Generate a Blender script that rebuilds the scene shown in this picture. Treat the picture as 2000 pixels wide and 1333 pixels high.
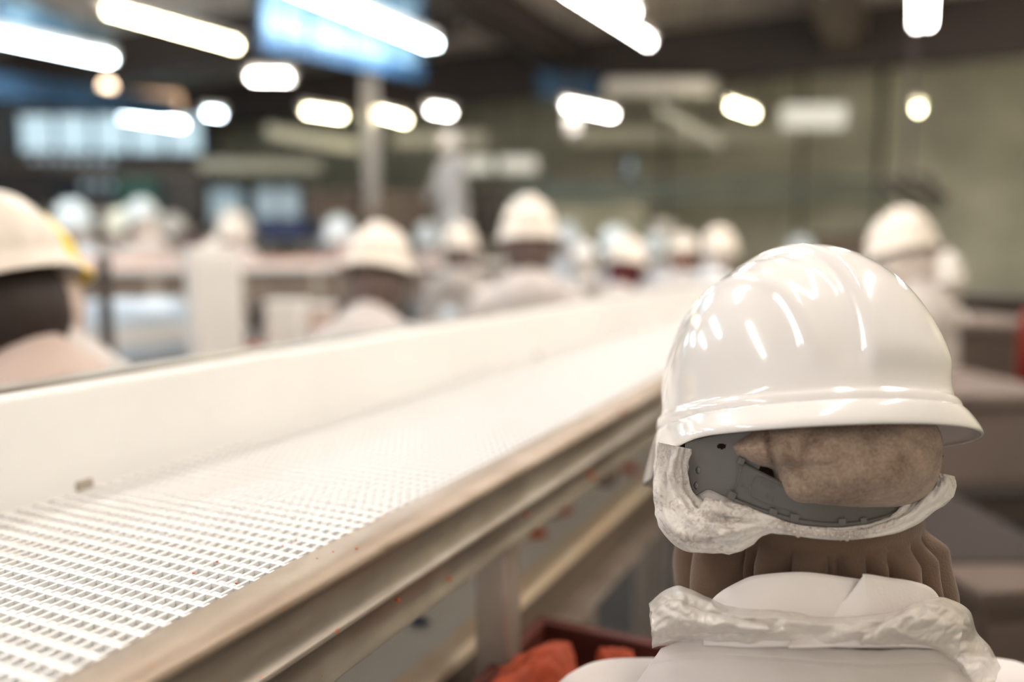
import bpy, bmesh, math, random
import numpy as np
from mathutils import Vector, Matrix, noise
random.seed(7)
PI = math.pi
SC = bpy.context.scene
COL = SC.collection
for o in list(bpy.data.objects): bpy.data.objects.remove(o)

# ------------------------------------------------------------ camera, world, exposure
CAMZ = 1.52
FPX = 1600.0
PITCH = math.atan((666.5 - 488) / FPX)
YAW = math.atan(775 * math.cos(PITCH) / FPX)          # the conveyor runs along +Y
cam_d = bpy.data.cameras.new('camera'); cam = bpy.data.objects.new('camera', cam_d); COL.objects.link(cam)
cam.location = (0, 0, CAMZ)
cam.rotation_euler = (PI/2 - PITCH, 0, YAW)
cam_d.sensor_width = 36.0; cam_d.lens = FPX / 2000 * 36.0
cam_d.clip_start = 0.02; cam_d.clip_end = 100
cam_d.dof.use_dof = True; cam_d.dof.focus_distance = 0.615; cam_d.dof.aperture_fstop = 1.5
SC.camera = cam
W = bpy.data.worlds.new('world'); SC.world = W; W.use_nodes = True
W.node_tree.nodes['Background'].inputs[0].default_value = (1.0, .93, .86, 1)
W.node_tree.nodes['Background'].inputs[1].default_value = 0.58
SC.view_settings.view_transform = 'Standard'; SC.view_settings.look = 'None'
SC.view_settings.gamma = 1.0; SC.view_settings.use_curve_mapping = False
SC.view_settings.exposure = 0.74
TUBE = 26.0                                             # radiance of a fluorescent tube

CF = np.array([-math.sin(YAW)*math.cos(PITCH), math.cos(YAW)*math.cos(PITCH), -math.sin(PITCH)])
CR = np.array([math.cos(YAW), math.sin(YAW), 0.0]); CU = np.cross(CR, CF)
CAM = np.array([0, 0, CAMZ])
def P(px, py, d):
    """real position of something seen in that direction at distance d along the view axis"""
    return CAM + (CF + CR*(px-1000)/FPX - CU*(py-666.5)/FPX) * d

# ------------------------------------------------------------ materials
def nmat(name): 
    m = bpy.data.materials.new(name); m.use_nodes = True
    return m, m.node_tree.nodes, m.node_tree.links, m.node_tree.nodes['Principled BSDF']
def mat(name, c, rough=.5, metal=0, var=.0, scale=20, bump=0, bscale=60, sss=0, trans=0, coat=0, c2=None, stretch=None, alpha=None, sheen=0):
    m, N, L, b = nmat(name)
    b.inputs['Base Color'].default_value = (*c, 1); b.inputs['Roughness'].default_value = rough
    b.inputs['Metallic'].default_value = metal
    if coat: b.inputs['Coat Weight'].default_value = coat; b.inputs['Coat Roughness'].default_value = .04
    if sheen: b.inputs['Sheen Weight'].default_value = sheen; b.inputs['Sheen Roughness'].default_value = .5
    if sss: b.inputs['Subsurface Weight'].default_value = sss; b.inputs['Subsurface Radius'].default_value = (.01,.008,.006); b.inputs['Subsurface Scale'].default_value = 1
    if trans: b.inputs['Transmission Weight'].default_value = trans
    if alpha is not None: b.inputs['Alpha'].default_value = alpha
    tc = N.new('ShaderNodeTexCoord'); mp = N.new('ShaderNodeMapping')
    L.new(tc.outputs['Object'], mp.inputs[0])
    if stretch: mp.inputs['Scale'].default_value = stretch
    if var or c2:
        n = N.new('ShaderNodeTexNoise'); n.inputs['Scale'].default_value = scale; n.inputs['Detail'].default_value = 6
        L.new(mp.outputs[0], n.inputs[0])
        r = N.new('ShaderNodeValToRGB'); L.new(n.outputs[0], r.inputs[0])
        r.color_ramp.elements[0].position = .35; r.color_ramp.elements[1].position = .68
        a = c; bb = c2 if c2 else tuple(min(1, v*(1+var)) for v in c)
        if not c2: a = tuple(v*(1-var) for v in c)
        r.color_ramp.elements[0].color = (*a, 1); r.color_ramp.elements[1].color = (*bb, 1)
        L.new(r.outputs[0], b.inputs['Base Color'])
    if bump:
        n2 = N.new('ShaderNodeTexNoise'); n2.inputs['Scale'].default_value = bscale; n2.inputs['Detail'].default_value = 5
        L.new(mp.outputs[0], n2.inputs[0])
        bp = N.new('ShaderNodeBump'); bp.inputs['Strength'].default_value = bump; bp.inputs['Distance'].default_value = .01
        L.new(n2.outputs[0], bp.inputs['Height']); L.new(bp.outputs[0], b.inputs['Normal'])
    return m
def emit(name, c, s):
    m, N, L, b = nmat(name)
    b.inputs['Base Color'].default_value = (.8,.8,.8,1)
    b.inputs['Emission Color'].default_value = (*c, 1); b.inputs['Emission Strength'].default_value = s
    return m

def fibre_mat(name, base, fib, amount=.5, scale=260, alpha_lo=None):
    """non-woven netting: pale matted fibres over what lies below"""
    m, N, L, b = nmat(name)
    tc = N.new('ShaderNodeTexCoord')
    mp = N.new('ShaderNodeMapping'); L.new(tc.outputs['Object'], mp.inputs[0])
    n = N.new('ShaderNodeTexNoise'); n.inputs['Scale'].default_value = scale; n.inputs['Detail'].default_value = 8; n.inputs['Roughness'].default_value = .7
    n.inputs['Distortion'].default_value = 1.5
    n1 = N.new('ShaderNodeTexNoise'); n1.inputs['Scale'].default_value = 28; n1.inputs['Detail'].default_value = 4; n1.inputs['Distortion'].default_value = .6
    for q in (n, n1): L.new(mp.outputs[0], q.inputs[0])
    ad = N.new('ShaderNodeMath'); ad.operation = 'MULTIPLY_ADD'; L.new(n1.outputs[0], ad.inputs[0]); ad.inputs[1].default_value = .75; L.new(n.outputs[0], ad.inputs[2])
    r = N.new('ShaderNodeMapRange'); L.new(ad.outputs[0], r.inputs[0])
    c = 1.12 - amount*.5
    r.inputs[1].default_value = c-.22; r.inputs[2].default_value = c+.22
    mx = N.new('ShaderNodeMix'); mx.data_type = 'RGBA'; L.new(r.outputs[0], mx.inputs[0])
    mx.inputs[6].default_value = (*base, 1); mx.inputs[7].default_value = (*fib, 1)
    L.new(mx.outputs[2], b.inputs['Base Color'])
    b.inputs['Roughness'].default_value = .75
    b.inputs['Sheen Weight'].default_value = .25
    bp = N.new('ShaderNodeBump'); bp.inputs['Strength'].default_value = .35; bp.inputs['Distance'].default_value = .002
    L.new(n.outputs[0], bp.inputs['Height']); L.new(bp.outputs[0], b.inputs['Normal'])
    if alpha_lo is not None:
        r2 = N.new('ShaderNodeMapRange'); L.new(ad.outputs[0], r2.inputs[0]); r2.inputs[1].default_value = c-.3; r2.inputs[2].default_value = c+.1
        r2.inputs[3].default_value = alpha_lo; r2.inputs[4].default_value = 1.0
        L.new(r2.outputs[0], b.inputs['Alpha'])
    return m

def steel_mat(name, c1, c2, rough=.38):
    """brushed stainless steel with brown water marks"""
    m, N, L, b = nmat(name)
    tc = N.new('ShaderNodeTexCoord')
    n = N.new('ShaderNodeTexNoise'); n.inputs['Scale'].default_value = 9; n.inputs['Detail'].default_value = 7
    L.new(tc.outputs['Object'], n.inputs[0])
    r = N.new('ShaderNodeValToRGB'); L.new(n.outputs[0], r.inputs[0])
    r.color_ramp.elements[0].position = .38; r.color_ramp.elements[1].position = .65
    r.color_ramp.elements[0].color = (*c1,1); r.color_ramp.elements[1].color = (*c2,1)
    # specks of rust coloured residue
    v = N.new('ShaderNodeTexNoise'); v.inputs['Scale'].default_value = 120; v.inputs['Detail'].default_value = 2; L.new(tc.outputs['Object'], v.inputs[0])
    rr = N.new('ShaderNodeMapRange'); rr.inputs[1].default_value = .72; rr.inputs[2].default_value = .76; L.new(v.outputs[0], rr.inputs[0])
    mx = N.new('ShaderNodeMix'); mx.data_type='RGBA'; L.new(rr.outputs[0], mx.inputs[0]); L.new(r.outputs[0], mx.inputs[6]); mx.inputs[7].default_value = (.45,.13,.04,1)
    L.new(mx.outputs[2], b.inputs['Base Color'])
    b.inputs['Metallic'].default_value = .55
    n2 = N.new('ShaderNodeTexNoise'); n2.inputs['Scale'].default_value = 60; n2.inputs['Detail'].default_value = 4
    mp = N.new('ShaderNodeMapping'); mp.inputs['Scale'].default_value = (1,.06,1); L.new(tc.outputs['Object'], mp.inputs[0]); L.new(mp.outputs[0], n2.inputs[0])
    r2 = N.new('ShaderNodeMapRange'); L.new(n2.outputs[0], r2.inputs[0]); r2.inputs[3].default_value = rough-.08; r2.inputs[4].default_value = rough+.15
    L.new(r2.outputs[0], b.inputs['Roughness'])
    bp = N.new('ShaderNodeBump'); bp.inputs['Strength'].default_value = .15; bp.inputs['Distance'].default_value = .003
    L.new(n.outputs[0], bp.inputs['Height']); L.new(bp.outputs[0], b.inputs['Normal'])
    return m

M = {}
M['belt'] = mat('belt_plastic', (.88,.875,.865), .42)
M['bed'] = mat('bed_plastic', (.60,.59,.59), .6)
M['guard'] = mat('guard_plastic', (.85,.845,.825), .38, var=.03, scale=4, sss=.0)
M['rail'] = steel_mat('rail_steel', (.27,.205,.15), (.37,.30,.24), .45)
M['channel'] = steel_mat('channel_steel', (.27,.235,.195), (.38,.345,.29), .36)
M['steel'] = steel_mat('table_steel', (.40,.34,.29), (.52,.46,.40), .42)
M['dark_steel'] = mat('dark_steel', (.07,.058,.05), .6, .3, var=.2)
M['brown_steel'] = mat('brown_steel', (.20,.155,.125), .5, .2, var=.15, scale=5)
M['helmet'] = mat('helmet_plastic', (.80,.775,.755), .13, coat=.6)
M['helmet_bg'] = mat('helmet_plastic_warm', (.78,.70,.61), .35)
M['helmet_cool'] = mat('helmet_plastic_cool', (.74,.82,.86), .35)
M['helmet_yellow'] = mat('helmet_plastic_yellow', (.85,.62,.03), .35)
M['gray'] = mat('harness_plastic', (.125,.118,.112), .42, bump=.05, bscale=300)
M['gray2'] = mat('harness_plastic_mid', (.105,.098,.092), .4)
M['black'] = mat('black_plastic', (.02,.02,.022), .5)
M['coat'] = mat('coat_cotton', (.66,.61,.585), .85, var=.03, scale=9, bump=.12, bscale=18, sheen=.2)
M['coat_cool'] = mat('coat_cotton_cool', (.74,.76,.80), .85, var=.03, scale=9)
M['coat_warm_tint'] = mat('coat_cotton_warm_tint', (.60,.48,.42), .85, var=.06, scale=9, bump=.1, bscale=14)  # white coat cotton with a warm light's beige put into the colour
M['collar'] = mat('collar_cotton', (.84,.79,.77), .8, bump=.05, bscale=400)
M['scarf'] = mat('scarf_jersey', (.165,.10,.066), .9, var=.10, scale=30, bump=.25, bscale=700, sheen=.3)
M['skin'] = mat('skin', (.35,.18,.12), .5, sss=.1)
M['skin_dark'] = mat('skin_dark', (.05,.022,.016), .55)
M['skin_light'] = mat('skin_light', (.27,.16,.12), .5, sss=.1)
M['hair'] = mat('hair_dark', (.03,.018,.014), .7)
M['net'] = fibre_mat('hairnet_over_dark_hair', (.06,.032,.026), (.26,.19,.16), .42, 90)
M['coat_grey'] = mat('coat_cotton_grey', (.47,.43,.40), .85, var=.05, scale=9)
M['matt_dark'] = mat('matt_dark_steel', (.035,.027,.023), 1.0)
M['netpale'] = fibre_mat('hairnet_pale', (.40,.31,.26), (.75,.68,.62), .6, 90)
M['bun'] = fibre_mat('hairnet_over_bun', (.15,.085,.055), (.47,.35,.265), .50, 300)
M['puff'] = fibre_mat('hairnet_puff', (.36,.27,.22), (.84,.80,.76), .80, 150, .45)
M['ruffle'] = mat('hairnet_elastic', (.78,.72,.67), .8, bump=.2, bscale=300)
M['trousers'] = mat('trousers', (.10,.14,.24), .85)
M['boot'] = mat('rubber_boot', (.75,.75,.73), .45)
M['floor'] = mat('wet_concrete', (.045,.04,.036), .4, var=.3, scale=2, bump=.1, bscale=8)
M['ceil'] = mat('ceiling_panels', (.72,.64,.56), .8, var=.12, scale=.7)
M['wallR'] = mat('wall_olive', (.62,.57,.42), .7, var=.08, scale=1)
M['wallF'] = mat('wall_grey_green', (.68,.67,.52), .7, var=.2, scale=1.2)
M['wallL'] = mat('wall_dark', (.34,.36,.38), .7, var=.3, scale=1)
M['beam'] = mat('beam_paint', (.055,.042,.036), .6, var=.1)
M['beam2'] = mat('beam_brown', (.14,.105,.08), .6, var=.1)
M['cream'] = mat('duct_cream', (.90,.88,.72), .5)
M['whitep'] = mat('white_plastic', (.84,.81,.77), .45)
M['bluep'] = mat('pale_blue_plastic', (.62,.72,.82), .45, var=.08, scale=6)
M['bluemet'] = mat('blue_painted_metal', (.035,.09,.17), .35, .3, var=.3, scale=3)
M['blueglass'] = mat('blue_glazing', (.06,.12,.19), .38, c2=(.26,.40,.50), scale=3.5, bump=.2, bscale=9)
M['navy'] = mat('navy_plastic', (.03,.05,.14), .5)
M['green'] = mat('green_paint', (.03,.09,.07), .5)
M['red'] = mat('red_paint', (.20,.008,.006), .4)
M['orange'] = mat('orange_cloth', (.36,.05,.012), .8, var=.2, scale=30, bump=.5, bscale=40)
M['crate'] = mat('crate_red', (.10,.018,.010), .6, var=.2)
M['meat'] = mat('raw_meat', (.62,.19,.12), .45, c2=(.80,.50,.38), scale=14, bump=.6, bscale=30)
M['crumb'] = mat('meat_crumb', (.62,.12,.03), .45, var=.3, scale=80, bump=.4, bscale=200)
M['beige'] = mat('lower_strip_plastic', (.95,.72,.50), .5, c2=(.97,.86,.68), scale=12)
M['jointmark'] = mat('joint_mark', (.42,.37,.31), .7)
M['teal'] = mat('teal_pipe', (.36,.46,.45), .4, .1)
M['win_blue'] = emit('daylit_pane', (.55,.82,.95), .50)
M['win_dim'] = emit('dim_daylit_pane', (.42,.66,.78), .26)
M['panel_lit'] = emit('glowing_lamp_cover', (1.0,.97,.80), .33)
M['orange_glow'] = emit('amber_lamp', (1.0,.55,.25), .55)  # emission stands in for a reflected orange glow
M['lamp_warm_dot'] = emit('warm_lamp', (1.0,.70,.45), 6)
M['tube_white'] = emit('tube_white', (1.0,.94,.88), TUBE)
M['tube_warm'] = emit('tube_warm', (1.0,.90,.58), TUBE)
M['tube_cool'] = emit('tube_cool', (.74,.90,1.0), TUBE)

# translucent crumpled plastic film
def film():
    m, N, L, b = nmat('plastic_film')
    b.inputs['Base Color'].default_value = (.88,.83,.78,1); b.inputs['Roughness'].default_value = .2
    b.inputs['Alpha'].default_value = .68
    b.inputs['Transmission Weight'].default_value = .0
    tc = N.new('ShaderNodeTexCoord')
    v = N.new('ShaderNodeTexNoise'); v.inputs['Scale'].default_value = 45; v.inputs['Detail'].default_value = 3; v.inputs['Distortion'].default_value = .4
    L.new(tc.outputs['Object'], v.inputs[0])
    bp = N.new('ShaderNodeBump'); bp.inputs['Strength'].default_value = .22; bp.inputs['Distance'].default_value = .004
    L.new(v.outputs[0], bp.inputs['Height']); L.new(bp.outputs[0], b.inputs['Normal'])
    return m
M['film'] = film()

# ------------------------------------------------------------ object helpers
def link(name, me, m=None, parent=None, smooth=False):
    o = bpy.data.objects.new(name, me); COL.objects.link(o)
    if m is not None and not me.materials: me.materials.append(m)
    if smooth:
        me.polygons.foreach_set('use_smooth', [True]*len(me.polygons)); me.update()
    if parent is not None:
        o.parent = parent
        o.matrix_parent_inverse = Matrix.Translation(parent.location).inverted() if not any(parent.rotation_euler) else parent.matrix_basis.inverted()
    return o
def mesh_from(name, v, f, m=None, parent=None, smooth=False):
    me = bpy.data.meshes.new(name); me.from_pydata([tuple(map(float, p)) for p in v], [], f); me.update()
    return link(name, me, m, parent, smooth)
def tag(o, label, cat, group=None, kind=None):
    o['label'] = label; o['category'] = cat
    if group: o['group'] = group
    if kind: o['kind'] = kind
    return o
def struct(o): o['kind'] = 'structure'; return o
def empty(name, loc, rz=0):
    o = bpy.data.objects.new(name, None); COL.objects.link(o); o.location = loc; o.rotation_euler = (0,0,rz); o.empty_display_size = .05
    return o
class MB:
    def __init__(s): s.v = []; s.f = []
    def add(s, v, f):
        n = len(s.v); s.v += [tuple(map(float, p)) for p in v]; s.f += [tuple(i+n for i in q) for q in f]; return s
    def box(s, a, b, ang=0, c=None):
        x0,y0,z0 = a; x1,y1,z1 = b
        v = [(x0,y0,z0),(x1,y0,z0),(x1,y1,z0),(x0,y1,z0),(x0,y0,z1),(x1,y0,z1),(x1,y1,z1),(x0,y1,z1)]
        if ang:
            c = c or ((x0+x1)/2,(y0+y1)/2); ca,sa = math.cos(ang),math.sin(ang)
            v = [(c[0]+(x-c[0])*ca-(y-c[1])*sa, c[1]+(x-c[0])*sa+(y-c[1])*ca, z) for x,y,z in v]
        return s.add(v, [(0,3,2,1),(4,5,6,7),(0,1,5,4),(1,2,6,5),(2,3,7,6),(3,0,4,7)])
    def tube(s, pts, r, n=10, caps=True):
        pts = [np.array(p, float) for p in pts]; k = len(pts)
        rs = r if hasattr(r, '__len__') else [r]*k
        V = []; up = np.array([0,0,1.0])
        for i,p in enumerate(pts):
            t = pts[min(i+1,k-1)] - pts[max(i-1,0)]; t = t/ (np.linalg.norm(t)+1e-9)
            u = up if abs(t@up) < .95 else np.array([1.0,0,0])
            a = np.cross(t,u); a /= np.linalg.norm(a); b = np.cross(a,t)
            rr = rs[i] if hasattr(rs[i],'__len__') else (rs[i],rs[i])
            for j in range(n):
                q = 2*PI*j/n; V.append(p + a*math.cos(q)*rr[0] + b*math.sin(q)*rr[1])
        F = [(i*n+j, i*n+(j+1)%n, (i+1)*n+(j+1)%n, (i+1)*n+j) for i in range(k-1) for j in range(n)]
        if caps: F += [tuple(range(n-1,-1,-1)), tuple(range((k-1)*n, k*n))]
        return s.add(V, F)
    def caps(s, p0, r0, p1, r1, n=16):
        """tapered capsule"""
        p0 = np.array(p0,float); p1 = np.array(p1,float); t = p1-p0; L = np.linalg.norm(t); t = t/(L+1e-9)
        pts=[]; rs=[]
        for a in (-88,-60,-30): pts.append(p0+t*r0*math.sin(math.radians(a))); rs.append(r0*math.cos(math.radians(a)))
        for q in (0,.5,1): pts.append(p0+(p1-p0)*q); rs.append(r0+(r1-r0)*q)
        for a in (30,60,88): pts.append(p1+t*r1*math.sin(math.radians(a))); rs.append(r1*math.cos(math.radians(a)))
        return s.tube(pts, rs, n)
    def ell(s, c, r, n=20, rot=None):
        V=[]; F=[]; k=n//2
        for i in range(k+1):
            a = -PI/2 + PI*i/k
            a = max(min(a, PI/2-.03), -PI/2+.03)
            for j in range(n):
                q = 2*PI*j/n; v = np.array([r[0]*math.cos(a)*math.cos(q), r[1]*math.cos(a)*math.sin(q), r[2]*math.sin(a)])
                if rot is not None: v = rot@v
                V.append(np.array(c)+v)
        F = [(i*n+j, i*n+(j+1)%n, (i+1)*n+(j+1)%n, (i+1)*n+j) for i in range(k) for j in range(n)]
        F += [tuple(range(n-1,-1,-1)), tuple(range(k*n, (k+1)*n))]
        return s.add(V, F)
    def build(s, name, m=None, parent=None, smooth=False): return mesh_from(name, s.v, s.f, m, parent, smooth)
def bevel(o, w=.003, n=2):
    b = o.modifiers.new('bevel','BEVEL'); b.width = w; b.segments = n; b.limit_method='ANGLE'; return o
def grid_faces(nu, nv, wrap=False):
    return [(i*nv+j, i*nv+(j+1)%nv, (i+1)*nv+(j+1)%nv, (i+1)*nv+j) for i in range(nu-1) for j in range(nv if wrap else nv-1)]
def remeshed(mb, voxel, smooth=6, disp=None):
    """one continuous surface out of overlapping volumes"""
    me = bpy.data.meshes.new('tmp'); me.from_pydata(mb.v, [], mb.f); me.update()
    bm = bmesh.new(); bm.from_mesh(me); bmesh.ops.recalc_face_normals(bm, faces=bm.faces); bm.to_mesh(me); bm.free()
    o = bpy.data.objects.new('tmp', me); COL.objects.link(o)
    r = o.modifiers.new('r','REMESH'); r.mode='VOXEL'; r.voxel_size = voxel
    sm = o.modifiers.new('s','SMOOTH'); sm.factor=.5; sm.iterations = smooth
    dg = bpy.context.evaluated_depsgraph_get(); dg.update()
    out = bpy.data.meshes.new_from_object(o.evaluated_get(dg)); bpy.data.objects.remove(o)
    if disp:
        n = len(out.vertices); co = np.empty(n*3); no = np.empty(n*3)
        out.vertices.foreach_get('co', co); out.vertices.foreach_get('normal', no)
        co = co.reshape(-1,3); no = no.reshape(-1,3)
        d = np.array([disp(p) for p in co]); co = co + no*d[:,None]
        out.vertices.foreach_set('co', co.ravel()); out.update()
    out.polygons.foreach_set('use_smooth', [True]*len(out.polygons))
    return out
def nz(p, s, seed=0): return noise.noise(Vector((p[0]*s+seed, p[1]*s+seed*1.7, p[2]*s)))
def copy_tree(o, parent=None):
    c = o.copy(); COL.objects.link(c)
    if parent is not None: c.parent = parent
    for ch in list(o.children): copy_tree(ch, c)
    return c
def spline(pts, n):
    """Catmull-Rom through tuples"""
    pts = [np.array(p, float) for p in pts]; k = len(pts); out = []
    for i in range(n):
        t = i/(n-1)*(k-1); a = min(int(t), k-2); u = t-a
        p0,p1,p2,p3 = pts[max(a-1,0)],pts[a],pts[a+1],pts[min(a+2,k-1)]
        out.append(.5*((2*p1)+(-p0+p2)*u+(2*p0-5*p1+4*p2-p3)*u*u+(-p0+3*p1-3*p2+p3)*u**3))
    return out

# ------------------------------------------------------------ room
CEIL = 4.22
struct(MB().box((-16,-2,-.1),(3,15,0)).build('floor', M['floor']))
struct(MB().box((-16,-2,CEIL),(3,15,CEIL+.15)).build('ceiling', M['ceil']))
struct(MB().box((-16,14,0),(3,14.2,CEIL)).build('wall_far', M['wallF']))
struct(MB().box((2.6,-2,0),(2.8,14,CEIL)).build('wall_right', M['wallR']))
struct(MB().box((-14.2,-2,0),(-14,14,CEIL)).build('wall_left', M['wallL']))
struct(MB().box((-14,13.93,0),(2.6,13.995,.35)).build('baseboard_far', M['beam']))

# ceiling beams
def beam(name, a, b, m, label):
    o = MB()
    x0,y0,z0 = a; x1,y1,z1 = b
    lng = (x1-x0) > (y1-y0)
    if lng:
        w = .03; o.box((x0,y0,z0),(x1,y1,z0+w)).box((x0,y0,z1-w),(x1,y1,z1)).box((x0,(y0+y1)/2-.012,z0),(x1,(y0+y1)/2+.012,z1))
        o.box((x0,y0+.001,z0),(x1,y0+.02,z1))
    else:
        w = .03; o.box((x0,y0,z0),(x1,y1,z0+w)).box((x0,y0,z1-w),(x1,y1,z1)).box((x0,y0,z0),(x0+.02,y1,z1)).box((x1-.02,y0,z0),(x1,y1,z1))
    return tag(o.build(name, m), label, 'beam')
beam('ceiling_beam', (-13.9,10.2,CEIL-.66),(2.55,10.5,CEIL), M['beam'], 'dark brown steel beam crossing the whole ceiling in front of the far wall')
beam('ceiling_beam', (-.95,5.0,CEIL-.5),(-.55,10.15,CEIL), M['beam2'], 'brown lengthwise beam under the ceiling, running away toward the far wall')
beam('ceiling_beam', (-4.2,4.5,CEIL-.42),(-3.9,10.15,CEIL), M['beam'], 'dark lengthwise beam under the ceiling behind the blue glazed hood')
beam('ceiling_beam', (-13.9,7.4,CEIL-.5),(-4.25,7.7,CEIL), M['beam'], 'dark crosswise beam under the ceiling at the left, above the amber lamp')

# ------------------------------------------------------------ fluorescent lights
def make_light(name, label, x0, y0, x1, y1, z, m, group=None, double=False):
    t = empty(name, ((x0+x1)/2,(y0+y1)/2,z))
    d = np.array([x1-x0, y1-y0, 0]); L = np.linalg.norm(d); d/=L; s = np.array([-d[1],d[0],0])
    a = np.array([x0,y0,z]); b = np.array([x1,y1,z])
    h = MB()
    q = [a-s*.034+[0,0,.03], a+s*.034+[0,0,.03], a+s*.03+[0,0,.09], a-s*.03+[0,0,.09]]
    w = [p+(b-a) for p in q]
    h.add(q+w, [(0,1,2,3),(7,6,5,4),(0,4,5,1),(1,5,6,2),(2,6,7,3),(3,7,4,0)])
    h.build('housing', M['whitep'], t)
    for off in ((-.035,.035) if double else (0,)):
        MB().tube([a+d*.04+s*off, b-d*.04+s*off], .02, 10).build('tube', m, t)
        for e in (a+d*.02, b-d*.05):
            MB().tube([e+s*off, e+d*.03+s*off], .024, 8).build('tube_holder', M['whitep'], t)
    for k in (.2,.8):
        p = a+(b-a)*k; MB().tube([p+[0,0,.1],[p[0],p[1],CEIL]], .004, 5).build('hanger_rod', M['dark_steel'], t)
    tag(t, label, 'light', group); return t
LZ = CAMZ+1.5
make_light('fluorescent_light', 'hanging white tube light above the end of the white conveyor, top centre of the photo', -1.88,4.5,-1.78,6.05,LZ,M['tube_white'])
make_light('fluorescent_light', 'short white tube light beside the longer one, cut by the top edge of the photo', -1.70,4.3,-1.66,5.28,LZ,M['tube_white'])
make_light('fluorescent_light', 'long thick cool white tube light running in front of the blue glazed hood', -3.27,3.5,-3.23,5.4,LZ,M['tube_cool'],double=True)
make_light('fluorescent_light', 'long row of warm yellow tubes left of the blue glazed hood', -4.63,3.66,-4.56,4.82,LZ,M['tube_warm'])
make_light('fluorescent_light', 'bluish white tube light at the left edge, above the yellow helmet', -5.95,3.4,-5.80,4.72,LZ,M['tube_cool'],double=True)
make_light('fluorescent_light', 'short crosswise white light below the end of the warm yellow row', -5.3,5.65,-4.93,5.84,LZ,M['tube_white'],double=True)
make_light('fluorescent_light', 'cool white tube light below the small amber lamp', -8.06,6.56,-7.99,7.44,LZ,M['tube_cool'],double=True)
make_light('fluorescent_light', 'very short cool white light right of the amber lamp', -7.08,6.84,-6.98,7.08,LZ,M['tube_cool'])
make_light('fluorescent_light', 'warm white tube light just right of the white vertical pipe', -5.36,7.7,-5.38,8.34,LZ,M['tube_warm'])
make_light('fluorescent_light', 'twin warm white light just left of the white vertical pipe', -6.0,7.2,-5.83,7.75,LZ,M['tube_warm'])
make_light('fluorescent_light', 'short white light between the white pipe and the mid ceiling lamps', -4.76,7.75,-4.62,8.1,LZ,M['tube_white'])
make_light('fluorescent_light', 'white tube light left of the pale crosswise hood panel', -3.32,8.1,-3.05,9.0,LZ,M['tube_white'])
make_light('fluorescent_light', 'white tube light right of the pale crosswise hood panel', -1.78,8.86,-1.62,9.6,LZ,M['tube_warm'])
make_light('fluorescent_light', 'vertical-looking white tube light at the upper right, ending in the frame', -.01,3.6,.01,6.35,LZ,M['tube_white'],double=True)
make_light('fluorescent_light', 'small bright white light below the long tube at the upper right', .01,9.7,.02,10.1,LZ,M['tube_warm'])
for k,(y,w_) in enumerate(((5.0,'nearest'),(8.0,'middle'),(11.0,'farthest'))):  # three unseen lights added to brighten the far right wall
    make_light('fluorescent_light', f'unseen white tube light added along the right wall to brighten the far end, {w_} of three',1.5,y,1.5,y+1.4,LZ,M['tube_white'],double=True)
# same rows continue above the picture; last light added to brighten the lower strip
for (x,y,m) in ((-1.85,1.2,'tube_white'),(-1.85,-.9,'tube_white'),(-.02,.6,'tube_white'),(-3.3,.8,'tube_cool'),(-4.9,1.6,'tube_white'),(-.75,2.6,'tube_white'),(.75,.9,'tube_white')):
    make_light('fluorescent_light', 'white tube light hanging over the near end of the conveyor, above the picture', x,y,x,y+1.3,LZ+.1,M[m],'tube lights above the picture',double=True)

t = empty('amber_lamp', (-8.2,6.3,LZ+.2))
MB().ell(P(210,170,9.2),(.07,.07,.07),12).build('bulb', M['lamp_warm_dot'], t, True)
MB().tube([P(210,170,9.2)+[0,0,.06],[*P(210,170,9.2)[:2],CEIL]], .008,6).build('cord', M['black'], t)
tag(t,'small round amber lamp glowing under the dark ceiling at the left','lamp')
a = P(262,195,8.9); b_ = P(350,198,8.9)  # glowing bar imitates the reflected glow of the amber lamp
t = empty('amber_glow', (a+b_)/2)
MB().tube([a,b_], .09, 12).build('glow_body', M['orange_glow'], t, True)
MB().tube([a+[0,0,.12],b_+[0,0,.12]], .04, 8).build('bracket', M['dark_steel'], t)
tag(t,'orange-brown glowing bar standing in for reflected lamp glow, right of the round amber lamp','lamp')

# cream lamp covers / ducts under the ceiling, pale panels
def bar(name, pa, pb, h, w, m, label, cat, hang=True):
    pa = np.array(pa); pb = np.array(pb); d = pb-pa; d/=np.linalg.norm(d); s = np.cross(d,[0,0,1.0]); s/=np.linalg.norm(s); u = np.array([0,0,1.0])
    t = empty(name, (pa+pb)/2)
    V = [p+s*x*w/2+u*y*h/2 for p in (pa,pb) for x,y in ((-1,-1),(1,-1),(1,1),(-1,1))]
    bevel(MB().add(V,[(0,1,2,3),(7,6,5,4),(0,4,5,1),(1,5,6,2),(2,6,7,3),(3,7,4,0)]).build('body', m, t), .02)
    if hang:
        for k in (.15,.85):
            p = pa+(pb-pa)*k; MB().tube([p+[0,0,h/2],[p[0],p[1],CEIL]], .008, 5).build('hanger_rod', M['dark_steel'], t)
    return tag(t, label, cat)
bar('air_duct', P(1110,267,12.3), P(1555,268,13.2), .26,.3, M['cream'], 'long pale cream duct crossing the hall below the lights, right half', 'duct')
bar('air_duct', P(525,258,10.5), P(700,288,10.5), .17,.25, M['cream'], 'cream duct sloping down to the right, left of the white vertical pipe', 'duct')
bar('air_duct', P(770,273,11), P(950,273,11), .2,.25, M['cream'], 'level cream duct just right of the white vertical pipe', 'duct')
bar('air_duct', P(390,325,11.5), P(630,325,11.5), .17,.25, M['cream'], 'dim greenish cream duct low on the left, left of the pipe', 'duct')
bar('unlit_tube_light', P(1285,212,8), P(1405,283,8), .09,.12, M['cream'], 'unlit cream tube fitting hanging slantwise across the long cream duct', 'light')
bar('hood_panel', P(1180,173,9.5), P(1392,173,9.5), .17,.3, M['whitep'], 'pale lilac-white crosswise hood panel under the dark beam', 'panel')
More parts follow.
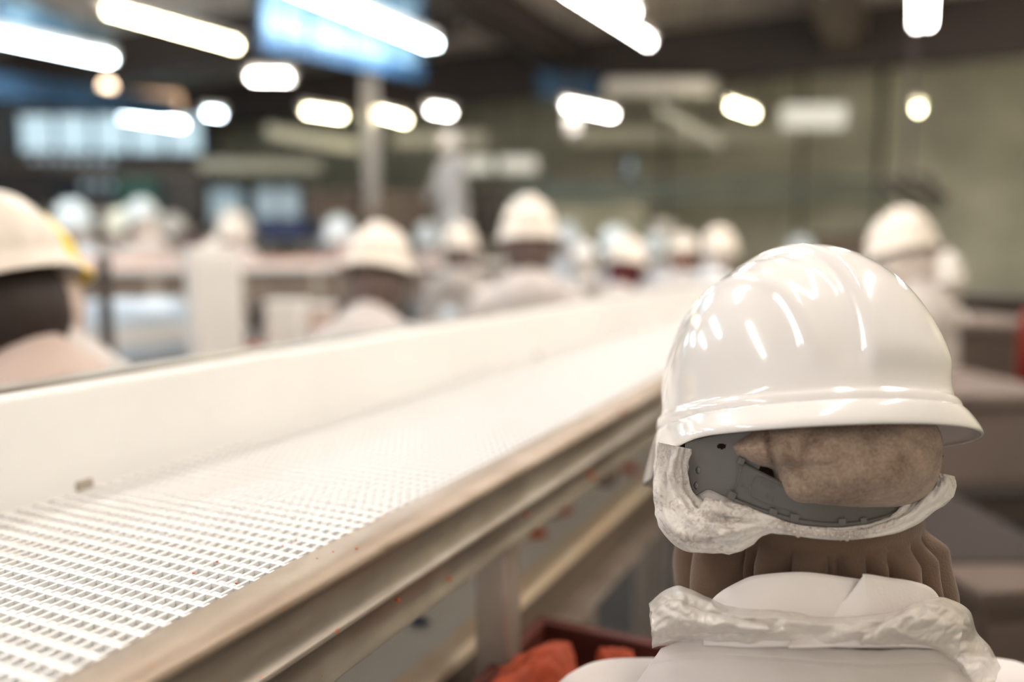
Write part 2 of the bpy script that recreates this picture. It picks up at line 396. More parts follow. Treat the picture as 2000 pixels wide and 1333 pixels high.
bar('lamp_box', P(1528,228,10.8), P(1648,228,10.8), .28,.2, M['panel_lit'], 'dim cream louvred lamp box above the far right wall', 'light')
bar('lamp_box', P(975,322,12), P(1048,322,12), .2,.2, M['panel_lit'], 'small cream lamp box low above the far worktables, the right one', 'light')
bar('lamp_box', P(905,322,12), P(960,322,12), .2,.2, M['panel_lit'], 'small cream lamp box beside the standing worker on the platform', 'light')
bar('hanging_box', P(1105,235,9), P(1130,235,9), .3,.15, M['whitep'], 'small white box hanging under the left end of the tube light', 'box')
bar('hood_panel', P(1050,165,10.1), P(1170,178,10.1), .35,.12, M['bluemet'], 'blue metal panel left of the pale crosswise hood panel', 'panel')

# blue glazed hood (a glazed blue frame hanging lengthwise)
t = empty('glazed_hood', (-3.6,4.6,LZ))
A0 = P(508,98,5.0); A1 = P(822,160,6.3)
u = np.array([0,0,1.0]); dd = A1-A0
H0, H1 = .62, .62
s = np.cross(dd/np.linalg.norm(dd), u)
def slab(p0,p1,z0,z1,th):
    V = [p+s*k*th/2+u*z for p in (p0,p1) for k,z in ((-1,z0),(1,z0),(1,z1),(-1,z1))]
    return V,[(0,1,2,3),(7,6,5,4),(0,4,5,1),(1,5,6,2),(2,6,7,3),(3,7,4,0)]
MB().add(*slab(A0,A1,.1,H0,.02)).build('glazing', M['blueglass'], t)
MB().add(*slab(A0,A1,0,.1,.08)).build('bottom_frame', M['bluemet'], t)
MB().add(*slab(A0,A1,H0,H0+.06,.08)).build('top_frame', M['bluemet'], t)
for k in (0,.25,.5,.75,.985):
    q=A0+dd*k; MB().add(*slab(q,q+dd*.015,.1,H0,.06)).build('mullion', M['bluemet'], t)
for k in (.1,.9):
    q=A0+dd*k; MB().tube([q+u*(H0+.05),[q[0],q[1],CEIL]],.012,6).build('hanger_rod', M['dark_steel'], t)
tag(t,'large blue glazed hood frame hanging lengthwise under the ceiling beside the long cool tube light','hood')
bar('blue_duct', P(-60,165,6.5), P(330,215,8.4), .22,.25, M['bluemet'], 'dark blue duct hanging at the upper left, below the bluish tube light', 'duct')
bar('blue_duct', P(0,20,6), P(215,95,7.4), .25,.12, M['blueglass'], 'pale blue reflecting duct at the top left corner above the tube light', 'duct')

# window of the far left and other lit panes
def window(n, x0, y0, x1, y1, d, m, cols=3):
    a = P(x0,y1,d); c = P(x1,y0,d)
    z0,z1 = a[2],c[2]; e = np.array([c[0]-a[0],c[1]-a[1],0]); L=np.linalg.norm(e); e/=L; s_=np.array([-e[1],e[0],0])
    t = empty('window_%d'%n, (a[0],a[1],z0)); struct(t)
    def pc(nm, l0,l1,za,zb,th,mm):
        b0=np.array([a[0],a[1],0]); V=[b0+e*l+s_*k*th+[0,0,z] for l in (l0,l1) for k,z in ((-1,za),(1,za),(1,zb),(-1,zb))]
        MB().add(V,[(0,1,2,3),(7,6,5,4),(0,4,5,1),(1,5,6,2),(2,6,7,3),(3,7,4,0)]).build(nm,mm,t)
    pc('pane',0,L,z0,z1,.01,m)
    pc('window_frame',-.05,L+.05,z0-.06,z0,.04,M['beam2']); pc('window_frame',-.05,L+.05,z1,z1+.06,.04,M['beam2'])
    for k in range(cols+1):
        x=L*k/cols; pc('mullion',x-.03,x+.03,z0,z1,.03,M['bluemet'])
window(1, 40,228,395,298,12.2, M['win_blue'],5)
window(2, 395,370,475,432,13.0, M['win_dim'],1)
window(3, 500,368,585,450,12.6, M['win_dim'],2)
window(4, 1220,312,1385,345,14.3, M['win_dim'],2)
window(5, 60,305,225,370,11.5, M['win_dim'],7)
bar('wall_pipe', P(0,330,10.5), P(400,345,11.5), .22,.2, M['beam2'], 'brown pipe duct running below the bright daylit window at the left', 'pipe', False)

# vertical white pipe, rails, machines in the back
t = empty('vertical_pipe',(P(725,400,9.2)[0],P(725,400,9.2)[1],0))
px_,py_,_ = P(725,300,9.2)
MB().tube([(px_,py_,1.9),(px_,py_,CEIL)],.085,14).build('pipe', M['whitep'], t, True)
MB().tube([(px_,py_,0),(px_,py_,1.95)],.12,14).build('pipe_foot', M['brown_steel'], t, True)
tag(t,'white vertical pipe coming down from the ceiling in the middle distance','pipe')
def rail_line(pa,pb,r,m,label):
    o = tag(MB().tube([pa,pb],r,8).build('overhead_rail', m, None, True), label,'rail'); return o
rail_line(P(1000,365,11),P(1760,352,12.5),.045,M['teal'],'grey-green overhead pipe rail crossing in front of the far wall, upper one')
rail_line(P(1000,385,11),P(1760,385,12.5),.045,M['teal'],'grey-green overhead pipe rail crossing in front of the far wall, lower one')
rail_line(P(1000,340,11.5),P(1600,335,12.5),.018,M['steel'],'thin steel pipe rail just below the blue far window')
def machine(name, px0,py0,px1,py1,d,depth,m,label,cat,m2=None,doors=0,legs=False):
    """box-built cabinet machine facing the camera's side of the hall: body, top plate, doors, legs"""
    a = P(px0,py1,d); b = P(px1,py0,d); z0=max(a[2],.0); z1=b[2]
    e = np.array([b[0]-a[0],b[1]-a[1],0]); L=np.linalg.norm(e); e/=L; f=np.array([-e[1],e[0],0])
    t = empty(name,(a[0],a[1],0 if legs else z0)); b0=np.array([a[0],a[1],0])
    def pc(nm,l0,l1,k0,k1,za,zb,mm,bw=.01):
        V=[b0+e*l+f*k+[0,0,z] for l in (l0,l1) for k,z in ((k0,za),(k1,za),(k1,zb),(k0,zb))]
        return bevel(MB().add(V,[(0,1,2,3),(7,6,5,4),(0,4,5,1),(1,5,6,2),(2,6,7,3),(3,7,4,0)]).build(nm,mm,t),bw)
    pc('body',0,L,0,depth,z0,z1-.03,m); pc('top_plate',-.01,L+.01,-.015,depth+.01,z1-.03,z1,m2 or m,.005)
    for k in range(doors):
        w=L/doors; pc('door',k*w+.01,(k+1)*w-.01,-.014,-.001,z0+.05,z1-.06,m2 or m,.004)
    if legs:
        for l in (.03,L-.07):
            for k in (.03,depth-.07): pc('leg',l,l+.04,k,k+.04,0,z0,M['steel'],.003)
    return tag(t,label,cat)
machine('processing_machine', 600,372,700,452,9.6,.8,M['beam2'],'dark brown machine housing behind the workers, left of the white pipe','machine',doors=2,legs=True)
machine('processing_machine', 505,425,600,470,8.6,.6,M['navy'],'navy blue machine body behind the meat table','machine',legs=True)
machine('processing_machine', 700,372,850,470,10.2,.8,M['brown_steel'],'grey-brown machine cabinet behind the white pipe','machine',doors=3,legs=True)
machine('processing_machine', -40,330,90,400,9.0,.8,M['black'],'black machine block at the left edge above the helmets','machine',legs=True)
machine('processing_machine', 225,345,300,440,10.0,.5,M['green'],'dark green machine frame at the left, behind the distant workers','machine',doors=2,legs=True)
machine('processing_machine', 310,350,390,440,10.4,.5,M['dark_steel'],'charcoal machine cabinet right of the dark green frame','machine',doors=2,legs=True)
machine('processing_machine', 1590,458,1700,560,8.4,.5,M['dark_steel'],'dark grey machine cabinet left of the worker at the far right','machine',M['brown_steel'],doors=2,legs=True)
machine('processing_machine', 930,365,985,470,9.8,.4,M['dark_steel'],'slim black machine column behind the tallest near helmet','machine',legs=True)
machine('processing_machine', 1060,395,1260,470,11.5,.5,M['wallF'],'pale olive machine housing in front of the far wall','machine',doors=3,legs=True)
machine('far_cabinet', 1850,578,2060,640,3.6,.5,M['dark_steel'],'dark low cabinet along the right edge, behind the steel bins','cabinet',doors=2,legs=True)
# cluster of dark hoses above the right worker
t = empty('hose_cluster', P(1770,390,6))
for k in range(9):
    a=P(1715+k*12,352+random.uniform(-6,6),6+random.uniform(-.2,.2)); b=P(1800+k*6,400+random.uniform(-15,15),6)
    pts=spline([a,(a+b)/2+[0,0,random.uniform(-.06,.12)],b],8); MB().tube(pts,.018,6).build('hose',M['dark_steel'],t,True)
q=P(1770,370,6); MB().tube([q,[q[0],q[1],CEIL]],.02,6).build('drop_pipe',M['dark_steel'],t)
tag(t,'tangle of dark hoses hanging above the worker at the right','hose')
for k,(x,lab) in enumerate(((1300,'left'),(1565,'middle'),(1720,'right'))):
    q=P(x,300,12.5); tag(MB().tube([(q[0],q[1],1.4),(q[0],q[1],CEIL)],.03,8).build('drop_pipe',M['dark_steel'],None,True), f'thin dark vertical drop pipe before the far wall, {lab} one of three','pipe')

# ------------------------------------------------------------ main conveyor
BZ = CAMZ-.25                     # belt level
Y0, Y1 = -.15, 7.2
XN, XI, XF = -.385, -.434, -.775
conv = empty('conveyor', (-.6, 0, 0))
tag(conv,'long conveyor with a white open-mesh belt, white far guard and steel near rail','conveyor')
# belt: one module cell, repeated by two arrays
CX, CY = .0314, .0168
cell = MB()
cell.box((0,0,-.006),(CX,.0028,0))
for x,w in ((.0,.0024),(.0109,.0024),(.0218,.0022)):
    cell.box((x,.0026,-.0055),(x+w,CY,-.0003))
# hinge knuckles
def knuckle(mb,xc,w,yc,r):
    n=12; V=[]
    for x in (xc-w/2,xc+w/2):
        for j in range(n): q=2*PI*j/n; V.append((x,yc+r*1.30*math.cos(q),-.0036+r*math.sin(q)))
    V.append((xc-w/2-.0012,yc,-.0033)); V.append((xc+w/2+.0012,yc,-.0033))
    F=[(j,(j+1)%n,n+(j+1)%n,n+j) for j in range(n)]+[(2*n,(j+1)%n,j) for j in range(n)]+[(2*n+1,n+j,n+(j+1)%n) for j in range(n)]
    mb.add(V,F)
for xc,w in ((.0062,.0046),(.0171,.0046),(.0276,.0042)): knuckle(cell,xc,w,.0064,.0030)
cell.box((0,.0052,-.0058),(CX,.0072,-.0044))
o = cell.build('belt', M['belt'], conv); o.location = (0,0,0)
nx = 11
me = o.data
for v in me.vertices: v.co = (v.co.x + XI - nx*CX + .0015, v.co.y + Y0 -.0015, v.co.z + BZ)
for nm,n,off in (('ax',nx,(CX,0,0)),('ay',int((Y1-Y0)/CY),(0,CY,0))):
    a=o.modifiers.new(nm,'ARRAY'); a.count=n; a.use_relative_offset=False; a.use_constant_offset=True; a.constant_offset_displace=off
MB().box((XF-.01,Y0,BZ-.022),(XI+.003,Y1,BZ-.013)).build('slider_bed', M['bed'], conv)
# far guard: thick white plastic board leaning slightly outward, with foot bead
gv=[(XF,BZ-.02),(XF+.008,BZ-.004),(XF+.006,BZ+.02),(XF-.004,BZ+.085),(XF-.007,BZ+.103),(XF-.013,BZ+.109),(XF-.020,BZ+.109),(XF-.024,BZ+.10),(XF-.02,BZ-.02)]
V=[(x,y,z) for y in (Y0,Y1) for x,z in gv]; n=len(gv)
F=[(j,(j+1)%n,n+(j+1)%n,n+j) for j in range(n)]+[tuple(range(n-1,-1,-1)),tuple(range(n,2*n))]
bevel(MB().add(V,F).build('side_guard', M['guard'], conv),.002)
MB().box((XF-.058,Y0,BZ+.06),(XF-.026,Y1,BZ+.1125)).box((XF-.052,Y0,BZ-.1),(XF-.048,Y1,BZ+.06)).build('guard_backing_rail', M['channel'], conv)
# raised dark marks at the guard joints
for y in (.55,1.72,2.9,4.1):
    bevel(MB().box((XF+.002,y,BZ-.004),(XF+.0095,y+.02,BZ+.010)).build('guard_joint', M['jointmark'], conv),.002)
# near rail: folded steel channel
prof=[(XI,BZ-.012),(XI,BZ+.0005),(XI+.003,BZ+.0025),(XN-.004,BZ+.0025),(XN,BZ-.002),(XN,BZ-.005),(XN-.003,BZ-.009),(XN-.0045,BZ-.012),(XN-.0095,BZ-.0405),(XN-.002,BZ-.0435),(XN,BZ-.0462),(XN-.0015,BZ-.0490),(XN-.0045,BZ-.0515),(XN-.0085,BZ-.079),(XN-.001,BZ-.083),(XN-.004,BZ-.086),(XN-.03,BZ-.086),(XN-.03,BZ-.082),(XN-.010,BZ-.082),(XN-.012,BZ-.016),(XN-.03,BZ-.012)]
ys=np.linspace(Y0,Y1,320); V=[]
for y in ys:
    for k,(x,z) in enumerate(prof):
        dx = .0011*noise.noise(Vector((y*7,k*.3,0))) if k in (4,5,6) else 0
        dz = .0009*noise.noise(Vector((y*9,5+k*.1,0))) if k in (2,3,4) else 0
        if k in (4,5) : dx += -.0025*math.exp(-((y-.565)/.03)**2)*(.6+.4*math.sin(y*160))
        V.append((x+dx,y,z+dz))
n=len(prof); F=[(i*n+j,i*n+(j+1)%n,(i+1)*n+(j+1)%n,(i+1)*n+j) for i in range(len(ys)-1) for j in range(n)]
F+=[tuple(range(n)),tuple(range(len(V)-1,len(V)-n-1,-1))]
rail=MB().add(V,F).build('side_rail', M['channel'], conv, False)
rail.data.materials.append(M['rail'])
for p in rail.data.polygons:
    j=p.index%n if p.index<(len(ys)-1)*n else 8
    p.material_index = 1 if j in (0,1,2,3,4) else 0
    p.use_smooth=True
# posts
def post(y):
    p=bevel(MB().box((XN-.048,y,.0),(XN-.008,y+.042,BZ-.086)).build('post', M['steel'], conv),.004)
    MB().box((XN-.06,y-.01,BZ-.0905),(XN-.002,y+.052,BZ-.0865)).build('post_bracket', M['steel'], p)
    MB().tube([(XN-.028,y+.021,0),(XN-.028,y+.021,.012)],.035,12).build('post_foot', M['dark_steel'], p)
for y in (-.05,.80,1.75,2.7,3.65,4.6,5.55,6.5): post(y)
for y in (.80,1.75,2.7,3.65,4.6,5.55,6.5):
    bevel(MB().box((XF-.04,y,0),(XF,y+.042,BZ-.03)).build('post', M['steel'], conv),.004)
# cross angle under belt seen right of the post
for y in (1.22,2.2,3.2): MB().box((XF,y,BZ-.13),(XN-.03,y+.045,BZ-.06)).build('cross_member', M['brown_steel'], conv)

# lower return conveyor
LB=CAMZ-.5
low=empty('lower_conveyor',(-.65,0,0))
tag(low,'lower conveyor with a pale belt and beige edge strip under the white mesh conveyor','conveyor')
MB().box((-.80,Y0,LB-.012),(-.512,Y1,LB-.002)).build('belt', M['whitep'], low)
bevel(MB().box((-.513,Y0,LB-.01),(-.471,Y1,LB+.004)).build('edge_strip', M['beige'], low),.003)
bevel(MB().box((-.478,Y0,LB-.075),(-.470,Y1,LB-.010)).build('side_plate', M['brown_steel'], low),.002)
bevel(MB().box((-.478,Y0,LB-.082),(-.435,Y1,LB-.075)).build('side_ledge', M['steel'], low),.002)
MB().box((-.83,Y0,LB-.08),(-.80,Y1,LB+.03)).build('far_side_plate', M['steel'], low)
for y in (1.2,3.0,4.8,6.6):
    for x in (-.475,-.83): MB().box((x,y,0),(x+.035,y+.035,LB-.082)).build('leg', M['steel'], low)

# scraps of orange-red meat on conveyor and rail
def blob(name,c,r,seed,m=M['crumb'],rot=None,n=14):
    mb=MB().ell((0,0,0),r,n,rot); v=[]
    for p in mb.v:
        k=1+.45*noise.noise(Vector((p[0]/r[0]*1.1+seed,p[1]/r[1]*1.1,p[2]/r[2]*1.1+seed*3))); v.append((c[0]+p[0]*k,c[1]+p[1]*k,c[2]+p[2]*k))
    return mesh_from(name,v,mb.f,m,None,True)
def on_plane(px,py,z):
    r=CF+CR*(px-1000)/FPX-CU*(py-666.5)/FPX; return CAM+r*(z-CAMZ)/r[2]
def on_X(px,py,X):
    r=CF+CR*(px-1000)/FPX-CU*(py-666.5)/FPX; return CAM+r*X/r[0]
for i,(px,py,s,lab) in enumerate(((1228,918,.022,'dark red meat scrap on the lower conveyor nearest the helmet'),(1098,998,.017,'red meat scrap on the lower conveyor, beside a dark blue bit'),(1045,1045,.018,'red meat scrap on the lower conveyor, right above the steel post'))):
    q=on_plane(px,py,LB); tag(blob('meat_scrap',(q[0],q[1],LB+.004),(s,s,.009),i*3.1),lab,'meat scrap')
for i,(px,py,s,lab) in enumerate(((1080,1006,.010,'dark blue plastic bit beside the red scrap on the lower conveyor'),(817,1218,.014,'dark blue plastic bit on the lower conveyor left of the post'),(958,1102,.010,'small dark blue plastic bit just left of the steel post'))):
    q=on_plane(px,py,LB); tag(blob('plastic_bit',(q[0],q[1],LB+.003),(s,s*.7,.005),i*5.7,M['navy']),lab,'plastic scrap')
for i,(px,py,s,lab) in enumerate(((1155,930,.0062,'orange-red crumb stuck low on the steel channel, right part'),(877,1131,.0022,'small red crumb stuck on the steel channel, middle'),(776,1173,.0016,'tiny brown-red crumb on the steel channel left of the other'),(1027,1006,.0026,'faint brown crumb on the channel ridge'))):
    q=on_X(px,py,XN-.004); tag(blob('crumb',(XN-.0035,q[1],q[2]),(.0018,s,s),i*2.3+1),lab,'crumb')
for i,(px,py,s,lab) in enumerate(((697,1073,.0013,'orange crumb on top of the steel rail above its nick'),(1215,803,.004,'orange smear crumb on the far part of the steel rail top'),(651,1079,.0008,'tiny orange crumb on the rail top left of the nick'),(620,1092,.0008,'tiny rust crumb on the rail top near the belt edge'))):
    q=on_plane(px,py,BZ+.0025); tag(blob('crumb',(q[0],q[1],BZ+.003),(s,s,s*.5),i*1.3+7),lab,'crumb')
for i,(px,py,lab) in enumerate(((378,1122,'orange-red crumb on the sharp part of the mesh belt, leftmost'),(552,1068,'orange-red crumb on the mesh belt near the rail, lower one'),(578,1056,'orange-red crumb on the mesh belt near the rail, upper one'),(462,1142,'small orange crumb on the mesh belt beside the rail'),(424,1099,'faint orange crumb on the mesh belt, middle of the sharp rows'))):
    q=on_plane(px,py,BZ); tag(blob('crumb',(q[0],q[1],BZ+.0007),(.0011,.0011,.0007),i*1.9+20),lab,'crumb')

# red crate with orange cloth, on a stand between worker and conveyor
cr=empty('crate',(-.30,.88,0))
cz0,cz1=CAMZ-.68,CAMZ-.475
cx0,cx1,cy0,cy1=-.405,-.20,.60,.93
m_=MB().box((cx0,cy0,cz0),(cx1,cy1,cz0+.008)).box((cx0,cy0,cz0),(cx0+.007,cy1,cz1)).box((cx1-.007,cy0,cz0),(cx1,cy1,cz1)).box((cx0,cy1-.007,cz0),(cx1,cy1,cz1)).box((cx0,cy0,cz0),(cx1,cy0+.007,cz1))
bevel(m_.build('body',M['crate'],cr),.002)
bevel(MB().box((cx0-.008,cy1-.004,cz1-.02),(cx1+.008,cy1+.01,cz1)).box((cx1-.004,cy0,cz1-.02),(cx1+.01,cy1,cz1)).box((cx0-.008,cy0,cz1-.02),(cx0+.003,cy1,cz1)).box((cx0,cy0-.008,cz1-.02),(cx1,cy0+.004,cz1)).build('rim',M['crate'],cr),.003)
tag(cr,'dark red-brown crate standing beside the conveyor post at the bottom','crate')
cs=empty('crate_stand',(-.3,.76,0))
MB().box((cx0-.01,cy0-.01,cz0-.03),(cx1+.01,cy1+.01,cz0-.002)).build('top',M['dark_steel'],cs)
for x in (cx0,cx1-.03):
    for y in (cy0,cy1-.03): MB().box((x,y,0),(x+.03,y+.03,cz0-.03)).build('leg',M['dark_steel'],cs)
tag(cs,'dark steel stand under the red-brown crate','stand')
def crumple(c,r,seed,amp,m,name,n=60):
    mb=MB().ell((0,0,0),(1,1,1),n); v=[]
    for p in mb.v:
        q=Vector(p); k=1+amp*(noise.noise(q*1.6+Vector((seed,0,0)))+.6*abs(noise.noise(q*3.5+Vector((0,seed,0))))+.25*noise.noise(q*8))
        v.append((c[0]+p[0]*k*r[0],c[1]+p[1]*k*r[1],c[2]+p[2]*k*r[2]))
    return mesh_from(name,v,mb.f,m,None,True)
tag(crumple((-.335,.74,cz1-.015),(.048,.085,.062),3.1,.35,M['orange'],'cloth'),'crumpled orange-red cloth heap lying in the crate','cloth')
tag(crumple((-.262,.80,cz1+.012),(.028,.030,.032),8.1,.35,M['orange'],'cloth'),'small orange-red cloth fold peeking up beside the white coat','cloth')

# dim steelwork in the gap between lower conveyor and the worker
def sm(name,a,b,m,label,cat='steel frame',ang=0):
    return tag(bevel(MB().box(a,b,ang).build(name,m),.004),label,cat)
sf=empty('floor_frame',(-.28,1.9,0))
for (a,b,mm) in (((-.40,1.35,.62),(-.36,2.6,.68),'brown_steel'),((-.36,1.35,.80),(-.05,1.39,.85),'brown_steel'),((-.36,2.0,.70),(-.05,2.04,.76),'brown_steel'),((-.30,1.1,.50),(-.27,2.3,.54),'steel')):
    bevel(MB().box(a,b).build('frame_bar',M[mm],sf),.004)
for x,y in ((-.38,1.4),(-.38,2.5),(-.08,1.37),(-.08,2.02)): MB().box((x,y,0),(x+.03,y+.03,.8 if x>-.2 else .62)).build('leg',M['brown_steel'],sf)
MB().box((-.36,1.39,.55),(-.05,2.0,.57)).build('shelf',M['dark_steel'],sf)
tag(sf,'dim steel floor frame in the dark gap between the lower conveyor and the foreground worker','frame')

# ------------------------------------------------------------ bins and cabinets at the right
def rbox(name,x0,y0,x1,y1,d,depth,m,label,cat,m2=None,doors=0,legs=False): return machine(name,x0,y0,x1,y1,d,depth,m,label,cat,m2,doors,legs)
M['bin']=mat('bin_grey_brown',(.17,.13,.11),.85,var=.08,scale=6)
M['bin2']=mat('bin_brown',(.11,.08,.065),.85,var=.1,scale=6)
rbox('storage_bin',1815,632,2080,765,2.7,.5,M['bin2'],'brown-grey steel bin at the right edge, upper and farther one','bin',M['bin'],legs=True)
rbox('storage_bin',1800,768,2080,955,2.05,.45,M['bin'],'large pale brown-grey bin beside the helmet at the right edge','bin',M['bin'],legs=False)
rbox('shelf_cabinet',1780,958,2080,1085,2.0,.45,M['bin2'],'dark brown cabinet under the pale bin at the right edge','cabinet',M['matt_dark'],doors=2,legs=True)
rbox('steel_shelf',1840,1088,2080,1128,1.45,.4,M['matt_dark'],'dark steel shelf edge right of the worker neck scarf','shelf',legs=True)
rbox('side_cabinet',1900,1140,2080,1390,1.35,.3,M['bin2'],'grey-brown cabinet at the lower right corner behind the plastic wrap','cabinet',doors=1,legs=True)
q=P(2012,670,2.45)
t=empty('fire_extinguisher',(q[0],q[1],q[2]-.12)); 
MB().tube([q+[0,0,-.12],q+[0,0,-.11],q+[0,0,.07],q+[0,0,.1],q+[0,0,.115]],[.025,.032,.032,.022,.01],16).build('cylinder',M['red'],t,True)
MB().tube([q+[0,0,.11],q+[0,0,.14]],.009,8).build('valve',M['black'],t)
MB().box(q+[-.02,-.02,-.128],q+[.02,.02,-.12]).build('base_ring',M['black'],t)
tag(t,'bright red cylinder standing on the bin at the right edge','cylinder')

# ------------------------------------------------------------ left: meat table, trays, canister
mt=empty('meat_table',(P(420,520,6.3)[0],P(420,520,6.3)[1],0))
a=P(60,508,4.9); b=P(1010,508,7.2); e=b-a; e[2]=0; L=np.linalg.norm(e); e/=L; f=np.array([-e[1],e[0],0]); tz=a[2]
def seg(l0,l1,k0,k1,z0,z1):
    b0=np.array([a[0],a[1],0]); return [b0+e*l+f*k+[0,0,z] for l in (l0,l1) for k,z in ((k0,z0),(k1,z0),(k1,z1),(k0,z1))],[(0,1,2,3),(7,6,5,4),(0,4,5,1),(1,5,6,2),(2,6,7,3),(3,7,4,0)]
tz=CAMZ-.10
bevel(MB().add(*seg(0,L,0,.8,tz-.05,tz)).build('tabletop',M['whitep'],mt),.01)
MB().add(*seg(0,L,.04,.06,tz-.3,tz-.05)).build('front_panel',M['brown_steel'],mt)
for k in range(7):
    l=.1+k*(L-.3)/6; MB().add(*seg(l,l+.06,.02,.08,0,tz-.05)).build('leg',M['steel'],mt); MB().add(*seg(l,l+.06,.7,.76,0,tz-.05)).build('leg',M['steel'],mt)
tag(mt,'long steel-fronted worktable with meat on it, crossing behind the conveyor','table')
V=[];nu,nv=160,16
for i in range(nu):
    for j in range(nv):
        u_=i/(nu-1); v_=j/(nv-1); l=.15+u_*(L-.4); k=.1+v_*.55
        h=.05*max(0,.35+noise.noise(Vector((l*2.2,k*4,0)))+.4*noise.noise(Vector((l*9,k*9,2))))*min(1,4*v_,4*(1-v_))
        p=np.array([a[0],a[1],0])+e*l+f*k; V.append((p[0],p[1],tz+.002+h))
tag(mesh_from('meat_cuts',V,grid_faces(nu,nv),M['meat'],None,True),'pinkish raw meat cuts spread along the long worktable','meat',kind='stuff')

# tray table (nearer)
q=P(300,690,2.9)
tt=empty('tray_table',(q[0],q[1],0))
ta=P(215,690,2.75); tb=P(640,690,3.6); e2=tb-ta; e2[2]=0; L2=np.linalg.norm(e2); e2/=L2; f2=np.array([-e2[1],e2[0],0]); z2=CAMZ-.385
def seg2(l0,l1,k0,k1,z0,z1):
    b0=np.array([ta[0],ta[1],0]); return [b0+e2*l+f2*k+[0,0,z] for l in (l0,l1) for k,z in ((k0,z0),(k1,z0),(k1,z1),(k0,z1))],[(0,1,2,3),(7,6,5,4),(0,4,5,1),(1,5,6,2),(2,6,7,3),(3,7,4,0)]
bevel(MB().add(*seg2(-.3,L2,-.1,.75,z2-.04,z2)).build('tabletop',M['dark_steel'],tt),.005)
for l in (-.25,L2/2,L2-.06):
    for k in (-.05,.65): MB().add(*seg2(l,l+.04,k,k+.04,0,z2-.04)).build('leg',M['steel'],tt)
tag(tt,'dark table beyond the far guard carrying trays and white containers','table')
def tray(l,k,z,w,d_,h,m,label,tilt=0):
    o=MB(); th=.008
    def s_(l0,l1,k0,k1,za,zb): o.add(*seg2(l0,l1,k0,k1,za,zb))
    s_(l,l+w,k,k+d_,z,z+th); s_(l,l+th,k,k+d_,z,z+h); s_(l+w-th,l+w,k,k+d_,z,z+h); s_(l,l+w,k,k+th,z,z+h); s_(l,l+w,k+d_-th,k+d_,z,z+h)
    s_(l-.012,l+w+.012,k-.012,k+.002,z+h-.008,z+h); s_(l-.012,l+w+.012,k+d_-.002,k+d_+.012,z+h-.008,z+h)
    return tag(bevel(o.build('tray',m),.003),label,'tray','trays on the dark table')
tray(-.02,0,z2,.50,.5,.055,M['bluep'],'pale blue-white tray on the dark table, bottom of the stack')
tray(-.02,.02,z2+.057,.50,.5,.055,M['whitep'],'white tray on the dark table, second from the bottom of the stack')
tray(.0,.03,z2+.114,.48,.5,.05,M['bluep'],'pale blue tray on the dark table, top of the stack')
# crumpled film in the trays
tag(crumple(np.array([ta[0],ta[1],0])+e2*.25+f2*.28+[0,0,z2+.17],(.2,.2,.03),2.2,.4,M['bluep'],'plastic_liner'),'crumpled pale blue liner lying over the top tray','liner')
for i,(l,k,w,h,lab) in enumerate(((-.25,.9,.14,.07,'small bluish white pack left of the others on the low rear table'),(-.02,.9,.16,.10,'bluish white pack in the middle of the low rear table'),(.22,.9,.13,.085,'pale lilac pack at the right on the low rear table'))):
    o=bevel(MB().add(*seg2(l,l+w,k,k+.15,z2+.13,z2+.13+h)).build('pack',M['bluep']),.015); tag(o,lab,'pack','packs on the low rear table')
rt=empty('rear_table',tuple(np.array([ta[0],ta[1],0])+e2*.1+f2*1.0))
bevel(MB().add(*seg2(-.5,L2+.2,.8,1.3,z2+.09,z2+.128)).build('tabletop',M['steel'],rt),.004)
for l in (-.45,.4,L2+.1): MB().add(*seg2(l,l+.04,.85,.89,0,z2+.09)).build('leg',M['steel'],rt); MB().add(*seg2(l,l+.04,1.2,1.24,0,z2+.09)).build('leg',M['steel'],rt)
tag(rt,'low steel rear table behind the stacked trays','table')
# tall white canister (corner toward the camera)
cb=P(421,668,2.72); zc=z2+.0; 
cn=empty('canister',(cb[0],cb[1],zc))
def prism(c,w,d_,z0,z1,ang,name,m,par,bw=.012):
    return bevel(MB().box((c[0]-w/2,c[1]-d_/2,z0),(c[0]+w/2,c[1]+d_/2,z1),ang).build(name,m,par),bw,3)
ctop=P(421,492,2.72)[2]
prism(cb,.15,.17,zc,ctop,YAW+math.radians(30),'body',M['whitep'],cn)
prism(cb,.14,.16,ctop,ctop+.02,YAW+math.radians(30),'lid',M['whitep'],cn,.006)
MB().tube([(cb[0],cb[1],ctop+.02),(cb[0],cb[1],ctop+.045)],.02,12).build('cap',M['whitep'],cn)
tag(cn,'tall white plastic canister standing on the dark table, its corner to the camera','canister')
c2=P(562,640,3.0); c2n=empty('white_bin',(c2[0],c2[1],z2)); prism(c2,.13,.12,z2,P(562,592,3.0)[2],YAW,'body',M['whitep'],c2n); prism(c2,.138,.128,P(562,592,3.0)[2],P(562,592,3.0)[2]+.01,YAW,'rim',M['whitep'],c2n,.003)
tag(c2n,'low white square bin left of the bowed worker with the brown hairnet','bin')
c3=P(628,640,3.1); c3n=empty('white_bin',(c3[0],c3[1],z2)); prism(c3,.10,.10,z2,P(628,600,3.1)[2],YAW,'body',M['coat_warm_tint'],c3n); prism(c3,.105,.105,P(628,600,3.1)[2],P(628,600,3.1)[2]+.01,YAW,'rim',M['whitep'],c3n,.003)
tag(c3n,'beige square bin right beside the low white bin','bin')
q=P(497,672,2.9); tag(crumple((q[0],q[1],z2+.02),(.05,.05,.03),5,.3,M['orange'],'cloth'),'small orange-red cloth between the tall canister and the low white bin','cloth')
q=P(878,618,2.9)
pt=tag(crumple((q[0],q[1],q[2]),(.03,.03,.03),6,.2,M['bluep'],'plastic_bag'),'tiny pale blue bag behind the guard, left of the broad white coat','bag')
